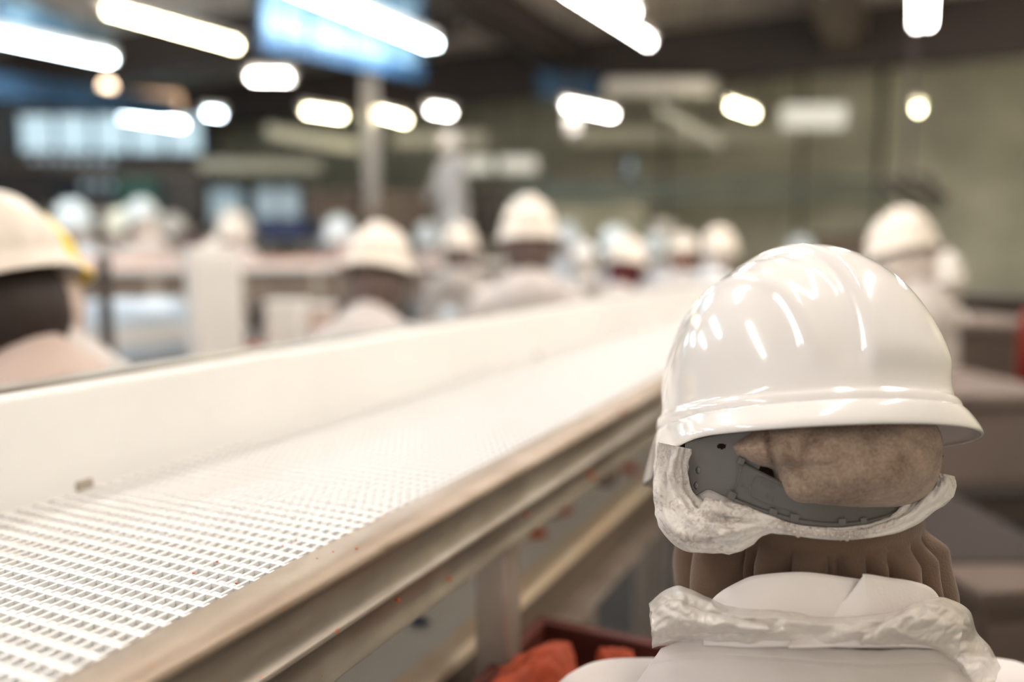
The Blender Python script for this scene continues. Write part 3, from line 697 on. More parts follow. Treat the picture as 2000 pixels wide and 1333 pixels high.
# dark steel post near the left man
q=P(207,600,2.6); tag(bevel(MB().box((q[0]-.015,q[1]-.015,0),(q[0]+.015,q[1]+.015,P(207,500,2.6)[2])).build('steel_post',M['dark_steel']),.003),'thin dark steel post between the left worker and the trays','post')
# platform the standing worker is on
pf=empty('platform',(P(872,460,9.3)[0],P(872,460,9.3)[1],0)); PX,PY,_=P(872,440,9.3)
pz=P(875,272,9.3)[2]-1.60; PLATZ=pz
MB().box((PX-.5,PY-.35,pz-.05),(PX+.5,PY+.5,pz)).build('deck',M['steel'],pf)
for sx in (-.46,.42):
    for sy in (-.3,.42): MB().box((PX+sx,PY+sy,0),(PX+sx+.04,PY+sy+.04,pz-.05)).build('leg',M['steel'],pf)
tag(pf,'raised steel platform under the worker standing above all others','platform')
#PEOPLE#
# ------------------------------------------------------------ people
def Rz(a): c,s=math.cos(a),math.sin(a); return np.array([[c,-s,0],[s,c,0],[0,0,1.0]])
def Rx(a): c,s=math.cos(a),math.sin(a); return np.array([[1.0,0,0],[0,c,-s],[0,s,c]])
def sstep(a,b,x):
    t=min(1,max(0,(x-a)/(b-a))); return t*t*(3-2*t)

def hat_grid(nphi, na, a=.099, b=.121, H=.150, detail=True):
    """hard hat shell: rings from the crown down to the flared rim; phi=0 is the front (+y)"""
    rings=[]
    for i in range(na): rings.append(('d', (i+.35)/(na-.65)*80))
    rings += [('b',.125,.0005),('b',.112,.0035),('b',.10,.0048),('b',.05,.0055),('b',.022,.006),('l',.012,.15),('l',.006,.45),('l',.001,.8),('l',-.003,1.0),('l',-.0045,1.03),('l',-.006,1.0)]
    V=[]
    for R_ in rings:
        for j in range(nphi):
            ph=2*PI*j/nphi; sx,cy=math.sin(ph),math.cos(ph)
            front=max(0,cy)
            pd=abs(math.degrees(ph if ph<PI else ph-2*PI))
            fl=.0035+.014*math.exp(-((pd-112)/38)**2)+.020*sstep(.55,1,cy)
            droop=-.030*sstep(-.25,.9,cy)-.003*abs(sx)**2
            if R_[0]=='d':
                al=math.radians(R_[1]); rho=math.sin(al)**.93; z=H*math.cos(al)**.90
                x,y=a*rho*sx,b*rho*cy
                # raised crest panel and side ribs
                u=x/a; v=y/b
                w=.20+.30*max(0,(1-z/H))*(1 if cy<0 else .6)
                fade=sstep(.16,.34,z/H)
                crest=1-sstep(w-.035,w+.035,abs(u))
                k=.0060*crest*fade
                w2=.60+.10*(1-z/H)
                k+=.0030*math.exp(-((abs(u)-w2)/.05)**2)*fade*sstep(.0,.3,1-z/H)
                k-=.0018*math.exp(-((abs(u)-w-.11)/.06)**2)*fade
                nrm=np.array([x/a/a,y/b/b,max(z,.01)/H/H]); nrm/=np.linalg.norm(nrm)
                V.append((x+nrm[0]*k,y+nrm[1]*k,z+nrm[2]*k))
            elif R_[0]=='b':
                al=math.acos(min(1,(R_[1]/1.0)**(1/.9))); rho=math.sin(al)**.93
                z=R_[1]*H; V.append((( a*rho+R_[2])*sx,(b*rho+R_[2])*cy,z))
            else:
                z=R_[1]+droop*R_[2]; e=.006+fl*R_[2]; V.append(((a+e)*sx,(b+e)*cy,z))
    F=[(i*nphi+(j+1)%nphi,i*nphi+j,(i+1)*nphi+j,(i+1)*nphi+(j+1)%nphi) for i in range(len(rings)-1) for j in range(nphi)]
    F.append(tuple(range(nphi)))
    return V,F
def make_hat(name, c, heading, tilt, m, parent, nphi=48, na=14, yaw=0, thick=.0024):
    V,F=hat_grid(nphi,na)
    Mx=Rz(heading)@Rx(-tilt)@Rz(yaw)
    o=mesh_from(name,[np.array(c)+Mx@np.array(v) for v in V],F,m,parent,True)
    s=o.modifiers.new('thickness','SOLIDIFY'); s.thickness=thick; s.offset=-1
    if nphi>100:
        q=o.modifiers.new('smooth','SUBSURF'); q.levels=1; q.render_levels=1
    return o, Mx

def head_volumes(mb, c, Mx, s=1.0):
    def e(o,r): mb.ell(np.array(c)+Mx@np.array(o)*s, tuple(np.array(r)*s), 20, Mx)
    e((0,0,.02),(.074,.092,.085)); e((0,.018,-.035),(.062,.068,.068)); e((0,.05,-.075),(.030,.028,.022))
    e((0,.096,-.018),(.012,.018,.014)); e((0,.088,.005),(.009,.012,.024)); e((0,.078,.026),(.052,.018,.013))
    e((0,.083,-.050),(.024,.013,.006)); e((0,.081,-.061),(.020,.012,.006))
    for k in (-1,1): e((k*.078,-.008,-.01),(.008,.018,.028)); e((k*.042,.055,-.02),(.022,.026,.02))
def hand(mb, w, d, up, s=1.0, side=1):
    """palm, five fingers of unequal length, curled; d points to the finger tips"""
    w=np.array(w); d=np.array(d,float); d/=np.linalg.norm(d); up=np.array(up,float); sd=np.cross(d,up); sd/=np.linalg.norm(sd); up=np.cross(sd,d)
    for k in (-1.5,-.5,.5,1.5): mb.caps(w+sd*k*.006,.016*s, w+d*.075*s+sd*k*.018*s,.0125*s,10)
    for k,L in ((-1.5,.062),(-.5,.074),(.5,.080),(1.5,.070)):
        a=w+d*.078*s+sd*k*.021*s; b=a+(d*.9-up*.35)*L*.45*s+sd*k*.002; c=b+(d*.55-up*.8)*L*.33*s; e=c+(d*.15-up*.95)*L*.25*s
        mb.caps(a,.0088*s,b,.0082*s,10); mb.caps(b,.0082*s,c,.0076*s,10); mb.caps(c,.0076*s,e,.0068*s,10)
    a=w+d*.018*s+sd*side*.022*s; b=a+(d*.6+sd*side*.75-up*.2)*.042*s; c=b+(d*.9+sd*side*.1-up*.35)*.032*s
    mb.caps(a,.013*s,b,.0105*s,10); mb.caps(b,.0105*s,c,.0085*s,10)

def figure(J, root, mats, voxel_body, voxel_coat, headM, hs=1.0):
    """J: world joints. Returns parts parented to root"""
    g=lambda k: np.array(J[k],float)
    b=MB(); head_volumes(b,g('head'),headM,hs)
    b.caps(g('head')-[0,0,.03],.050,g('neck')-[0,0,.02],.050)
    b.caps(g('neck')-[0,0,.02],.05,g('neck')-[0,0,.14],.05)
    b.caps(g('neck')-[0,0,.13],.062,g('pelvis'),.10)
    for s in 'lr':
        b.caps(g('neck')-[0,0,.10],.045,g('sh_'+s),.042); b.caps(g('sh_'+s),.044,g('el_'+s),.036); b.caps(g('el_'+s),.036,g('wr_'+s),.026)
        d=g('wr_'+s)-g('el_'+s); hand(b,g('wr_'+s),d/np.linalg.norm(d)+[0,0,-.15],(0,0,1),1,1 if s=='l' else -1)
        b.caps(g('hip_'+s),.085,g('kn_'+s),.055); b.caps(g('kn_'+s),.052,g('an_'+s),.036); b.caps(g('an_'+s),.036,g('an_'+s)+g('fwd')*.14-[0,0,.05],.03)
    me=remeshed(b,voxel_body,3); me.name='body'; body=link('body',me,mats['skin'],root)
    c=MB(); n=g('neck'); pv=g('pelvis'); lat=g('lat'); fw=g('fwd')
    for s in 'lr':
        c.caps(n-[0,0,.07],.075,g('sh_'+s),.066); c.caps(g('sh_'+s),.066,g('el_'+s),.056); c.caps(g('el_'+s),.056,g('wr_'+s)+(g('wr_'+s)-g('el_'+s))*-.04,.041)
        c.caps((n-[0,0,.10])+(g('sh_'+s)-n)*.45,.095,pv+(g('hip_'+s)-pv)*.8,.115)
        c.caps(pv+(g('hip_'+s)-pv)*.8,.12,(g('hip_'+s)+g('kn_'+s))/2-[0,0,.1],.125)
    c.caps(n-[0,0,.05],.078,n+[0,0,.0],.064)
    if 'hump' in J:
        hc_,hr_=J['hump']; c.ell(hc_,hr_,32,Rz(J.get('hrot',0)))
    def dz(p): return .006*nz(p,6)+.004*abs(nz(p,14,3))
    me=remeshed(c,voxel_coat,8,dz); me.name='coat'; coat=link('coat',me,mats['coat'],root)
    t=MB()
    for s in 'lr':
        t.caps(g('hip_'+s),.098,g('kn_'+s),.072); t.caps(g('kn_'+s),.072,g('an_'+s)+[0,0,.08],.058)
    me=remeshed(t,.014,5,lambda p:.004*nz(p,12)); me.name='trousers'; link('trousers',me,mats['trousers'],root)
    for s in 'lr':
        t=MB(); a=g('an_'+s); t.caps(a+[0,0,.16],.058,a-[0,0,.01],.045); t.caps(a-[0,0,.025],.042,a+fw*.15-[0,0,.035],.036)
        me=remeshed(t,.01,4); me.name='boot'
        z0=min(v.co.z for v in me.vertices)
        for v in me.vertices: v.co.z += -z0 + J['floor'] if v.co.z < a[2] else 0
        link('boot',me,mats['boot'],root)
    for k in (-1,1):
        q=g('head')+headM@np.array([k*.031,.079,.006]); MB().ell(q,(.012,.012,.012),12).build('eye',M['whitep'] if False else M['hair'],root,True)
    return body,coat

# ---- background workers: two prototypes (arms forward bowed / upright) then copies
def proto(bow, name='person'):
    root=empty(name,(0,0,0))
    hy=.055 if bow else .02
    J=dict(head=(0,hy+.005,1.455),neck=(0,-.01,1.365),pelvis=(0,-.01,.86),lat=(1,0,0),fwd=(0,1,0),floor=0,
      hump=((0,-.035,1.285),(.135,.095,.105)),sh_l=(-.15,0,1.262),sh_r=(.15,0,1.262),el_l=(-.215,.06,1.03),el_r=(.215,.06,1.03),
      wr_l=(-.13,.27,1.02) if bow else (-.19,.20,.90),wr_r=(.13,.27,1.02) if bow else (.19,.20,.90),
      hip_l=(-.085,0,.84),hip_r=(.085,0,.84),kn_l=(-.09,.01,.46),kn_r=(.09,.01,.46),an_l=(-.09,-.01,.08),an_r=(.09,-.01,.08))
    hm=Rx(-math.radians(16 if bow else 3))
    figure(J,root,dict(skin=M['skin_light'],coat=M['coat'],trousers=M['trousers'],boot=M['boot']),.012,.018,hm)
    # hairnet: over the back of the head down to the neck, open at the face
    mb=MB(); mb.ell((0,hy-.026,1.452),(.094,.084,.108),32,hm); 
    o=mesh_from('hairnet',[(p[0]+.004*nz(p,30),p[1]+.004*nz(p,30,4),p[2]+.004*nz(p,26,9)) for p in mb.v],mb.f,M['net'],root,True)
    make_hat('hard_hat',(0,hy,1.492),0,math.radians(17 if bow else 6),M['helmet_bg'],root)
    return root
pbow=proto(True); pup=proto(False)
used={'b':False,'u':False}
def setmat(o,m):
    o.material_slots[0].link='OBJECT'; o.material_slots[0].material=m
def worker(px,py,d,heading,label,kind='b',hat=None,coat=None,net=None,skin=None,group=None,z0=0,trous=None,tilt=None):
    src=pbow if kind=='b' else pup
    r=src if not used[kind] else copy_tree(src)
    used[kind]=True
    h=P(px,py,d); sc=(h[2]-z0)/1.565
    a=math.radians(heading); off=Rz(a)@np.array([0,.055,0])*sc
    r.location=(h[0]-off[0],h[1]-off[1],z0); r.rotation_euler=(0,0,a); r.scale=(sc,)*3
    for ch in r.children:
        n=ch.name.split('.')[0]
        mm={'hard_hat':hat or M['helmet_bg'],'coat':coat or M['coat'],'hairnet':net or M['net'],'body':skin or M['skin_light'],'trousers':trous or M['trousers']}.get(n)
        if mm: setmat(ch,mm)
    tag(r,label,'person',group); return r
# link() parents against an unmoved root, so children follow when the root moves
yd=math.degrees(YAW)
worker(740,487,2.47,yd-12,'person bowing in white coat and cream hat, dark hair under net, nearest beyond the guard')
worker(1030,428,3.1,yd+6,'person with broad white coat back and the highest cream hat beyond the guard','u')
worker(900,462,4.9,yd-8,'person in grey-white coat and dull cream hard hat standing behind the broad-shouldered one','u',coat=M['coat_grey'])
worker(1225,492,4.1,yd-30,'person bowed low in cream hat and maroon scarf, next right of the highest cream hat',net=mat('scarf_maroon',(.13,.03,.035),.85))
worker(1335,478,5.6,yd+4,'person in white hard hat with orange-brown scarf over the neck',net=mat('scarf_orange',(.20,.06,.02),.85,var=.3,scale=10))
worker(1412,468,5.4,yd-60,'person in white hat with pinkish face, right of the orange-brown scarf','u',coat=M['coat_cool'],skin=M['skin'],net=M['netpale'])
worker(655,442,7.0,yd+140,'person in white hat facing this way, just left of the nearest bowing worker','u',hat=M['helmet_cool'],skin=M['skin'],net=M['netpale'])
worker(831,452,8.0,yd+160,'person in bluish white hat between two cream hats beyond the guard','u',hat=M['helmet_cool'],coat=M['coat_cool'],net=M['netpale'])
worker(1105,450,7.6,yd+150,'person in pale blue-white hard hat just right of the tallest cream hat','u',hat=M['helmet_cool'],coat=M['coat_cool'],net=M['netpale'])
worker(1140,492,6.2,yd+20,'person with pale hood bowed between the highest hat and the maroon scarf','b',hat=M['whitep'],coat=M['coat_grey'],net=M['netpale'])
worker(1196,462,6.6,yd+120,'person in pale hat with purple collar, partly behind the low cream hat','u',hat=M['helmet_cool'],coat=M['coat_cool'],net=mat('scarf_purple',(.30,.14,.42),.8))
worker(1278,470,7.4,yd+170,'person in pale blue-white clothing and small white hat left of the orange-brown scarf','u',hat=M['helmet_cool'],coat=M['coat_cool'],net=M['netpale'])
worker(1290,444,9.6,yd+100,'small distant person in dull hat far behind the line of workers','u',hat=M['whitep'],coat=M['wallF'],net=M['netpale'])
worker(1556,478,7.7,yd+90,'person in white hat half hidden by the foreground helmet crown','u',hat=M['helmet_cool'],coat=M['coat_cool'],net=M['netpale'])
worker(132,415,6.4,yd+150,'dark-faced person in white hard hat at the far left behind the yellow hat','u',skin=M['skin'],hat=M['helmet_cool'],coat=M['coat_cool'],net=M['netpale'])
worker(193,428,6.9,yd+100,'person in dull brownish white hat and pinkish coat, second in the far left row','u',hat=M['bin'],coat=M['coat_warm_tint'],net=M['netpale'])
worker(232,430,6.6,yd+60,'person in cream hat bowed between the dull hat and the bright white hat','u',hat=M['cream'],net=M['netpale'])
worker(278,412,6.3,yd+60,'person in bright white hat and big white coat bowed over the meat table','b',hat=M['helmet_cool'],net=M['netpale'])
worker(328,436,8.4,yd+110,'small person in white hat and brown hairnet right of the bright white hat','u',hat=M['whitep'],net=M['net'])
worker(372,480,9.4,yd+80,'person in dark red clothing half hidden left of the tall canister','u',hat=M['red'],coat=M['red'],skin=M['skin'],net=M['red'])
worker(450,432,6.5,yd+150,'person in white hood and wide white coat right behind the tall canister','u',hat=M['whitep'],net=M['netpale'])
worker(630,395,10.5,yd+120,'small distant person in lilac-white coat above the white hard hat','u',hat=M['helmet_cool'],coat=M['coat_cool'],net=M['netpale'])
worker(875,272,9.3,yd+60,'person in white coat and blue trousers standing on the platform above everybody else','u',hat=M['whitep'],coat=M['coat_cool'],net=M['netpale'],z0=PLATZ)
worker(1765,455,2.75,yd+14,'person in white coat, hairnet and cream hat beyond the foreground worker, at the right','b',net=M['netpale'])
worker(1812,520,3.55,yd+40,'person in white coat mostly hidden behind the right-hand worker, shoulder showing','u',hat=M['whitep'],coat=M['coat_cool'],net=M['netpale'])
# near left: dark-haired worker and the yellow-hatted one behind
pl=worker(-8,470,1.36,yd+72,'dark-haired person in white coat coloured beige for the warm light and cream hat at the left edge, turned away',coat=M['coat_warm_tint'],net=M['hair'],skin=M['skin_dark'])
worker(44,488,1.62,yd+72,'person in yellow hard hat almost hidden behind the dark-haired worker at the left edge',hat=M['helmet_yellow'],coat=M['coat'],net=M['coat_warm_tint'],skin=M['skin_dark'])

# ------------------------------------------------------------ foreground worker
FH=np.array([-math.sin(YAW),math.cos(YAW),0.0])
D0=.675
fx,fy,_=P(1600,1300,.70)
fg=empty('person',(fx,fy,0))
tag(fg,'person seen from behind in the foreground, glossy white hard hat, netted bun, brown neck scarf','person')
hc=P(1559,850,D0)
HEAD=YAW+math.radians(27)
hat,HM=make_hat('hard_hat',hc,YAW,math.radians(19),M['helmet'],fg,nphi=256,na=64,yaw=math.radians(27),thick=.0026)
hat['label']='glossy white hard hat with raised crest ribs and brow band'
hd=P(1585,915,.69)
N_=P(1600,1330,.735); up=np.array([0,0,1.0])
body_h=YAW+math.radians(6); bl=np.array([math.cos(body_h),math.sin(body_h),0]); bf=np.array([-math.sin(body_h),math.cos(body_h),0])
shl=P(1190,1446,.705); shr=P(1955,1430,.73)
pel=N_*[1,1,0]-bf*.03+[0,0,.80]
J=dict(hrot=body_h,hump=(P(1592,1450,.650),(.150,.092,.070)),head=hd,neck=N_+up*.0,pelvis=pel,lat=bl,fwd=bf,floor=0,
  sh_l=shl,sh_r=shr,el_l=shl+bf*.10-up*.24+bl*.03,el_r=shr+bf*.08-up*.25,
  wr_l=shl+bf*.33-up*.20+bl*.09,wr_r=shr+bf*.30-up*.22-bl*.07,
  hip_l=pel-bl*.085-up*.03,hip_r=pel+bl*.085-up*.03,kn_l=(*(pel-bl*.09+bf*.02)[:2],.44),kn_r=(*(pel+bl*.09+bf*.02)[:2],.44),
  an_l=(*(pel-bl*.09)[:2],.08),an_r=(*(pel+bl*.09)[:2],.08))
body,coat=figure(J,fg,dict(skin=M['skin'],coat=M['coat'],trousers=M['trousers'],boot=M['boot']),.0065,.008,Rz(HEAD)@Rx(-math.radians(20)))

def surf(px,py,R,k=.8,cx=1578,d0=D0):
    """distance of a surface wrapped round the head axis"""
    x=(px-cx)/FPX*.62
    return d0-k*math.sqrt(max(R*R-x*x,1e-6))
# scarf / snood at the nape, gathered pleats
rows=[(800,1578,215),(860,1580,232),(920,1582,245),(985,1580,246),(1030,1578,244),(1060,1577,248),(1090,1577,254),(1120,1578,259),(1150,1578,262),(1180,1579,260),(1200,1580,240),(1215,1582,205)]
VX=[1316,1378,1400,1466,1545,1571,1632,1685,1752,1800,1843]   # where the pleat valleys meet the elastic
angs=[math.asin(max(-1,min(1,(v-1579)/266))) for v in VX]
rs=spline(rows,110); NP=360; V=[]
for (y,cx,hw) in rs:
    for j in range(NP):
        th=-PI+2*PI*j/NP                                    # 0 = towards the camera, +-pi/2 = the sides
        a0=th if abs(th)<=PI/2 else (PI-abs(th))*(1 if th>0 else -1)
        g_=sstep(1008,1046,y)
        drift=.10*math.sin(a0*2.2+.6)*sstep(1040,1200,y)
        q=a0+drift; b_=0.0; dep=0.0
        for k in range(len(angs)-1):
            if angs[k]<=q<=angs[k+1]:
                w=angs[k+1]-angs[k]; t_=(q-angs[k])/w; b_=math.sin(PI*t_)**.55*min(.024,w*.080)
                asym=.0025*math.sin(2*PI*t_); b_+=asym
        wob=.0015*noise.noise(Vector((q*5,y*.02,1.0)))
        r=hw/FPX*D0 -.022 + g_*b_+.006*(1-g_) + wob
        x_=math.sin(th)*r; dd=math.cos(th)*r*.86
        c0=P(cx,y,D0)
        p=c0+CR*x_-FH*dd; V.append(p)
mesh_from('neck_scarf',V,grid_faces(len(rs),NP,True),M['scarf'],fg,True)['label']='brown jersey scarf gathered in pleats at the nape'

# harness (suspension) inside the hat: grey nape plate and strap
def sheet(name,top,bot,n,mrows,R,k,m,parent,th=.0018,off=0.0,bulge=0,holes=()):
    T=spline(top,n); B=spline(bot,n); V=[];
    for i in range(n):
        for j in range(mrows):
            u_=j/(mrows-1); px=T[i][0]*(1-u_)+B[i][0]*u_; py=T[i][1]*(1-u_)+B[i][1]*u_
            V.append(P(px,py,surf(px,py,R,k)-off-bulge*math.sin(PI*u_)))
    F=[]
    for i in range(n-1):
        for j in range(mrows-1):
            px=(T[i][0]+T[i+1][0])/2*(1-(j+.5)/(mrows-1))+(B[i][0]+B[i+1][0])/2*(j+.5)/(mrows-1)
            py=(T[i][1]+T[i+1][1])/2*(1-(j+.5)/(mrows-1))+(B[i][1]+B[i+1][1])/2*(j+.5)/(mrows-1)
            if any(((px-hx)/rx)**2+((py-hy)/ry)**2<1 for hx,hy,rx,ry in holes): continue
            F.append((i*mrows+j,i*mrows+j+1,(i+1)*mrows+j+1,(i+1)*mrows+j))
    o=mesh_from(name,V,F,m,parent,True)
    s=o.modifiers.new('th','SOLIDIFY'); s.thickness=th; s.offset=0
    return o
har=sheet('harness_plate',[(1341,862),(1370,856),(1400,850),(1440,845),(1480,842),(1520,840)],
   [(1343,956),(1357,968),(1384,957),(1412,968),(1437,978),(1450,982)],90,60,.116,.80,M['gray'],hat,.002,0,0,
   holes=((1364,919,5,7),(1360,949,5,7),(1410,872,9,5.5)))
har['label']='dark grey plastic nape plate with two small holes'
strap=sheet('nape_strap',[(1447,900),(1480,918),(1510,933),(1560,955),(1620,968),(1690,970),(1750,955),(1800,925),(1840,890)],
   [(1432,975),(1468,990),(1505,1003),(1550,1016),(1600,1023),(1650,1024),(1710,1014),(1760,998),(1812,955)],80,10,.118,.80,M['gray2'],hat,.003,.0015)
strap['label']='dark grey adjustment strap marked with head sizes'
sheet('strap_edge',[(1432,972),(1470,988),(1510,1001),(1560,1014),(1620,1021),(1680,1018),(1740,1002),(1790,972)],
   [(1433,983),(1470,998),(1510,1011),(1560,1024),(1620,1030),(1680,1027),(1740,1011),(1790,981)],80,4,.118,.80,M['gray'],hat,.004,.003)
def wedge(px,py,w,h,d_,ang,m,name,parent,off=.006):
    c=P(px,py,surf(px,py,.118,.80)-off); s_=D0*.86/FPX; ca,sa=math.cos(ang),math.sin(ang)
    ex=CR*ca+CU*sa; ey=-CR*sa+CU*ca; V=[]
    for k in (0,1):
        for a_,b_ in ((-1,-1),(1,-1),(1,1),(-1,1)): V.append(c+ex*a_*w/2*s_+ey*b_*h/2*s_+CF*(k*d_))
    return bevel(MB().add(V,[(0,1,2,3),(7,6,5,4),(0,4,5,1),(1,5,6,2),(2,6,7,3),(3,7,4,0)]).build(name,m,parent),.0006)
for (px,py,w,h,a_) in ((1431,970,14,17,-.35),(1511,1003,15,17,-.25),(1553,1014,17,17,-.15),(1646,1021,15,14,.05),(1688,1019,13,13,.12),(1449,902,12,14,-.4)):
    wedge(px,py,w,h,.006,a_,M['gray'],'strap_clip',strap)
# raised outline and size numbers on the strap
def ribbon(pts,wpx,m,name,parent,R=.118,off=.0042,close=False):
    V=[];F=[]
    P3=[P(x,y,surf(x,y,R,.8)-off) for x,y in pts]
    mb=MB(); mb.tube(P3,wpx*.5*D0*.86/FPX,5); return mb.build(name,m,parent,True)
M['gray_hi']=mat('harness_plastic_edge',(.17,.16,.145),.4)
ribbon([(1548,960),(1520,948),(1490,934),(1478,931),(1471,938),(1466,955),(1464,966),(1470,974),(1500,987),(1530,996),(1552,1002)],1.3,M['gray_hi'],'size_window',strap)
ribbon([(1450,908),(1443,935),(1434,962)],1.3,M['gray_hi'],'strap_seam',strap)
def engrave(txt,px,py,size_px,ang,parent):
    cu=bpy.data.curves.new('t','FONT'); cu.body=txt; cu.size=1; cu.extrude=.02; cu.offset=-.018; cu.align_x='CENTER'; cu.align_y='CENTER'
    to=bpy.data.objects.new('t',cu); COL.objects.link(to)
    dg=bpy.context.evaluated_depsgraph_get(); dg.update(); me=bpy.data.meshes.new_from_object(to.evaluated_get(dg)); bpy.data.objects.remove(to)
    s_=size_px*D0*.86/FPX; ca,sa=math.cos(ang),math.sin(ang)
    x0=P(px,py,surf(px,py,.118,.8)-.0040)
    gx=(P(px+5,py,surf(px+5,py,.118,.8))-P(px-5,py,surf(px-5,py,.118,.8))); gx/=np.linalg.norm(gx); gy=up-gx*(gx@up); gy/=np.linalg.norm(gy); gn=np.cross(gx,gy)
    ex=gx*ca+gy*sa; ey=-gx*sa+gy*ca
    for v in me.vertices:
        p=x0+ex*v.co.x*s_+ey*v.co.y*s_+gn*v.co.z*s_; v.co=p
    me.name='size_mark'; return link('size_mark',me,M['gray_hi'],parent)
engrave('6',1448,949,15,-.38,strap); engrave('3',1463,955,15,-.38,strap); engrave('|',1455,956,8,-.38,strap)
engrave('1',1484,942,10,-.38,strap); engrave('7',1491,945,12,-.38,strap); engrave('3/4',1505,951,9,-.38,strap)
engrave('|',1479,966,10,-.38,strap); engrave('6',1500,971,15,-.35,strap); engrave('1',1513,976,15,-.35,strap); engrave('|',1507,978,8,-.35,strap)
# hanger lug and clips inside the left rim
for (px,py,w,h,d_,mm) in ((1318,878,22,18,.645,'gray_hi'),(1334,874,10,22,.64,'gray'),(1303,886,20,7,.67,'black'),(1300,872,12,9,.665,'gray_hi')):
    c=P(px,py,d_); s_=d_/FPX; V=[c+CR*a_*w/2*s_+CU*b_*h/2*s_+CF*k for k in (0,.012) for a_,b_ in ((-1,-1),(1,-1),(1,1),(-1,1))]
    bevel(MB().add(V,[(0,1,2,3),(7,6,5,4),(0,4,5,1),(1,5,6,2),(2,6,7,3),(3,7,4,0)]).build('harness_lug',M[mm],hat),.001)

# bun under the netting: silhouette swollen round its own middle
def inflate(name,poly,cen,d,D,m,parent,seed=0,n=140,rings=44,amp=.004,back=.7,fold=None):
    px0,py0=cen; A=[]
    L=spline(poly+[poly[0]],400)
    pol=sorted([(math.atan2(-(y-py0),x-px0),math.hypot(x-px0,y-py0)) for x,y in L])
    an=np.array([p[0] for p in pol]); ra=np.array([p[1] for p in pol])
    an=np.concatenate([an-2*PI,an,an+2*PI]); ra=np.concatenate([ra,ra,ra])
    V=[]; tot=2*rings
    for i in range(1,tot):
        q=PI*i/tot; rho=math.sin(q)**.9; zz=math.cos(q)
        for j in range(n):
            a_=-PI+2*PI*j/n; r=np.interp(a_,an,ra)*rho
            x=px0+math.cos(a_)*r; y=py0-math.sin(a_)*r
            dd=d-(D*zz if zz>0 else D*back*zz)
            p=P(x,y,dd)
            k=amp*(nz(p,22,seed)+.5*nz(p,48,seed+2)) 
            if fold: k+=fold(x,y)
            V.append(p-CF*k*max(0,zz)**.5)
    V.append(P(px0,py0,d-D)); V.append(P(px0,py0,d+D*back)); c=len(V)
    F=grid_faces(tot-1,n,True); F+=[(c-2,(j+1)%n,j) for j in range(n)]+[(c-1,(tot-2)*n+j,(tot-2)*n+(j+1)%n) for j in range(n)]
    o=mesh_from(name,V,F,m,parent,True); return o
bunpoly=[(1428,872),(1455,850),(1490,826),(1560,806),(1650,800),(1750,806),(1815,820),(1838,850),(1841,890),(1832,935),(1808,972),(1760,990),(1700,995),(1640,996),(1580,995),(1545,990),(1526,972),(1515,945),(1508,918),(1470,908),(1440,892)]
def bf_(x,y):
    v=0
    # crease between the small left tail and the bun, seam and sag folds
    for (ax,ay,bx,by,w,dp) in ((1505,822,1516,925,9,-.009),(1600,822,1572,900,10,-.004),(1730,825,1830,880,12,-.0035),(1480,880,1512,858,5,-.002),(1470,868,1500,845,5,-.002),(1530,960,1620,975,12,.003),(1524,850,1530,915,10,.003)):
        dx,dy=bx-ax,by-ay; t_=max(0,min(1,((x-ax)*dx+(y-ay)*dy)/(dx*dx+dy*dy))); e=math.hypot(x-ax-t_*dx,y-ay-t_*dy); v+=dp*math.exp(-(e/w)**2)
    return v
bun=inflate('bun',bunpoly,(1665,900),.598,.046,M['bun'],fg,3,n=220,rings=60,amp=.0045,fold=bf_)
bun['label']='brown hair bun wrapped in pale netting'

# pale bouffant cap roll round the nape: crumpled puffs left and right, thin gathered elastic between
path=[(1322,872,34,.012),(1314,915,36,.018),(1318,965,42,.022),(1345,1018,50,.024),(1400,1032,42,.022),(1452,1028,32,.016),(1500,1026,16,.008),(1560,1036,11,.006),(1640,1042,11,.006),(1720,1034,13,.007),(1775,1010,19,.010),(1812,975,27,.016),(1832,950,29,.018),(1838,925,22,.014)]
sp=spline(path,230); NQ=64; V=[]
for i,(x,y,r,dep) in enumerate(sp):
    x2,y2=sp[min(i+1,229)][:2]; x1,y1=sp[max(i-1,0)][:2]; tx,ty=x2-x1,y2-y1; l=math.hypot(tx,ty); nx_,ny_=-ty/l,tx/l
    for j in range(NQ):
        q=2*PI*j/NQ; kx=math.cos(q); kz=math.sin(q)
        s0=P(x,y,.62); nn=nz((i*.022,kx*1.1,kz*1.1),1.3,2)+.55*(1-2.2*abs(nz((i*.012+kx*.5,kx*2.2,kz*2.2),1.6,7)))*.6+.10*nz((i*.10,kx*3,kz*3),1.4,1)
        nn+=.30*(.5-abs(nz((i*.045,kx*3.1+i*.01,kz*3.1),1.5,11))*2.4); rr=r*(1+.46*nn); dk=dep*(1+.7*nn)
        px=x+nx_*rr*kx; py=y+ny_*rr*kx
        d=surf(x,y,.120,.80)-dk*kz*.8-.003
        V.append(P(px,py,d))
F=grid_faces(230,NQ,True)+[tuple(range(NQ)),tuple(range(229*NQ,230*NQ))]
net=mesh_from('hairnet',V,F,M['puff'],fg,True); net['label']='white crumpled bouffant hairnet with gathered edge'
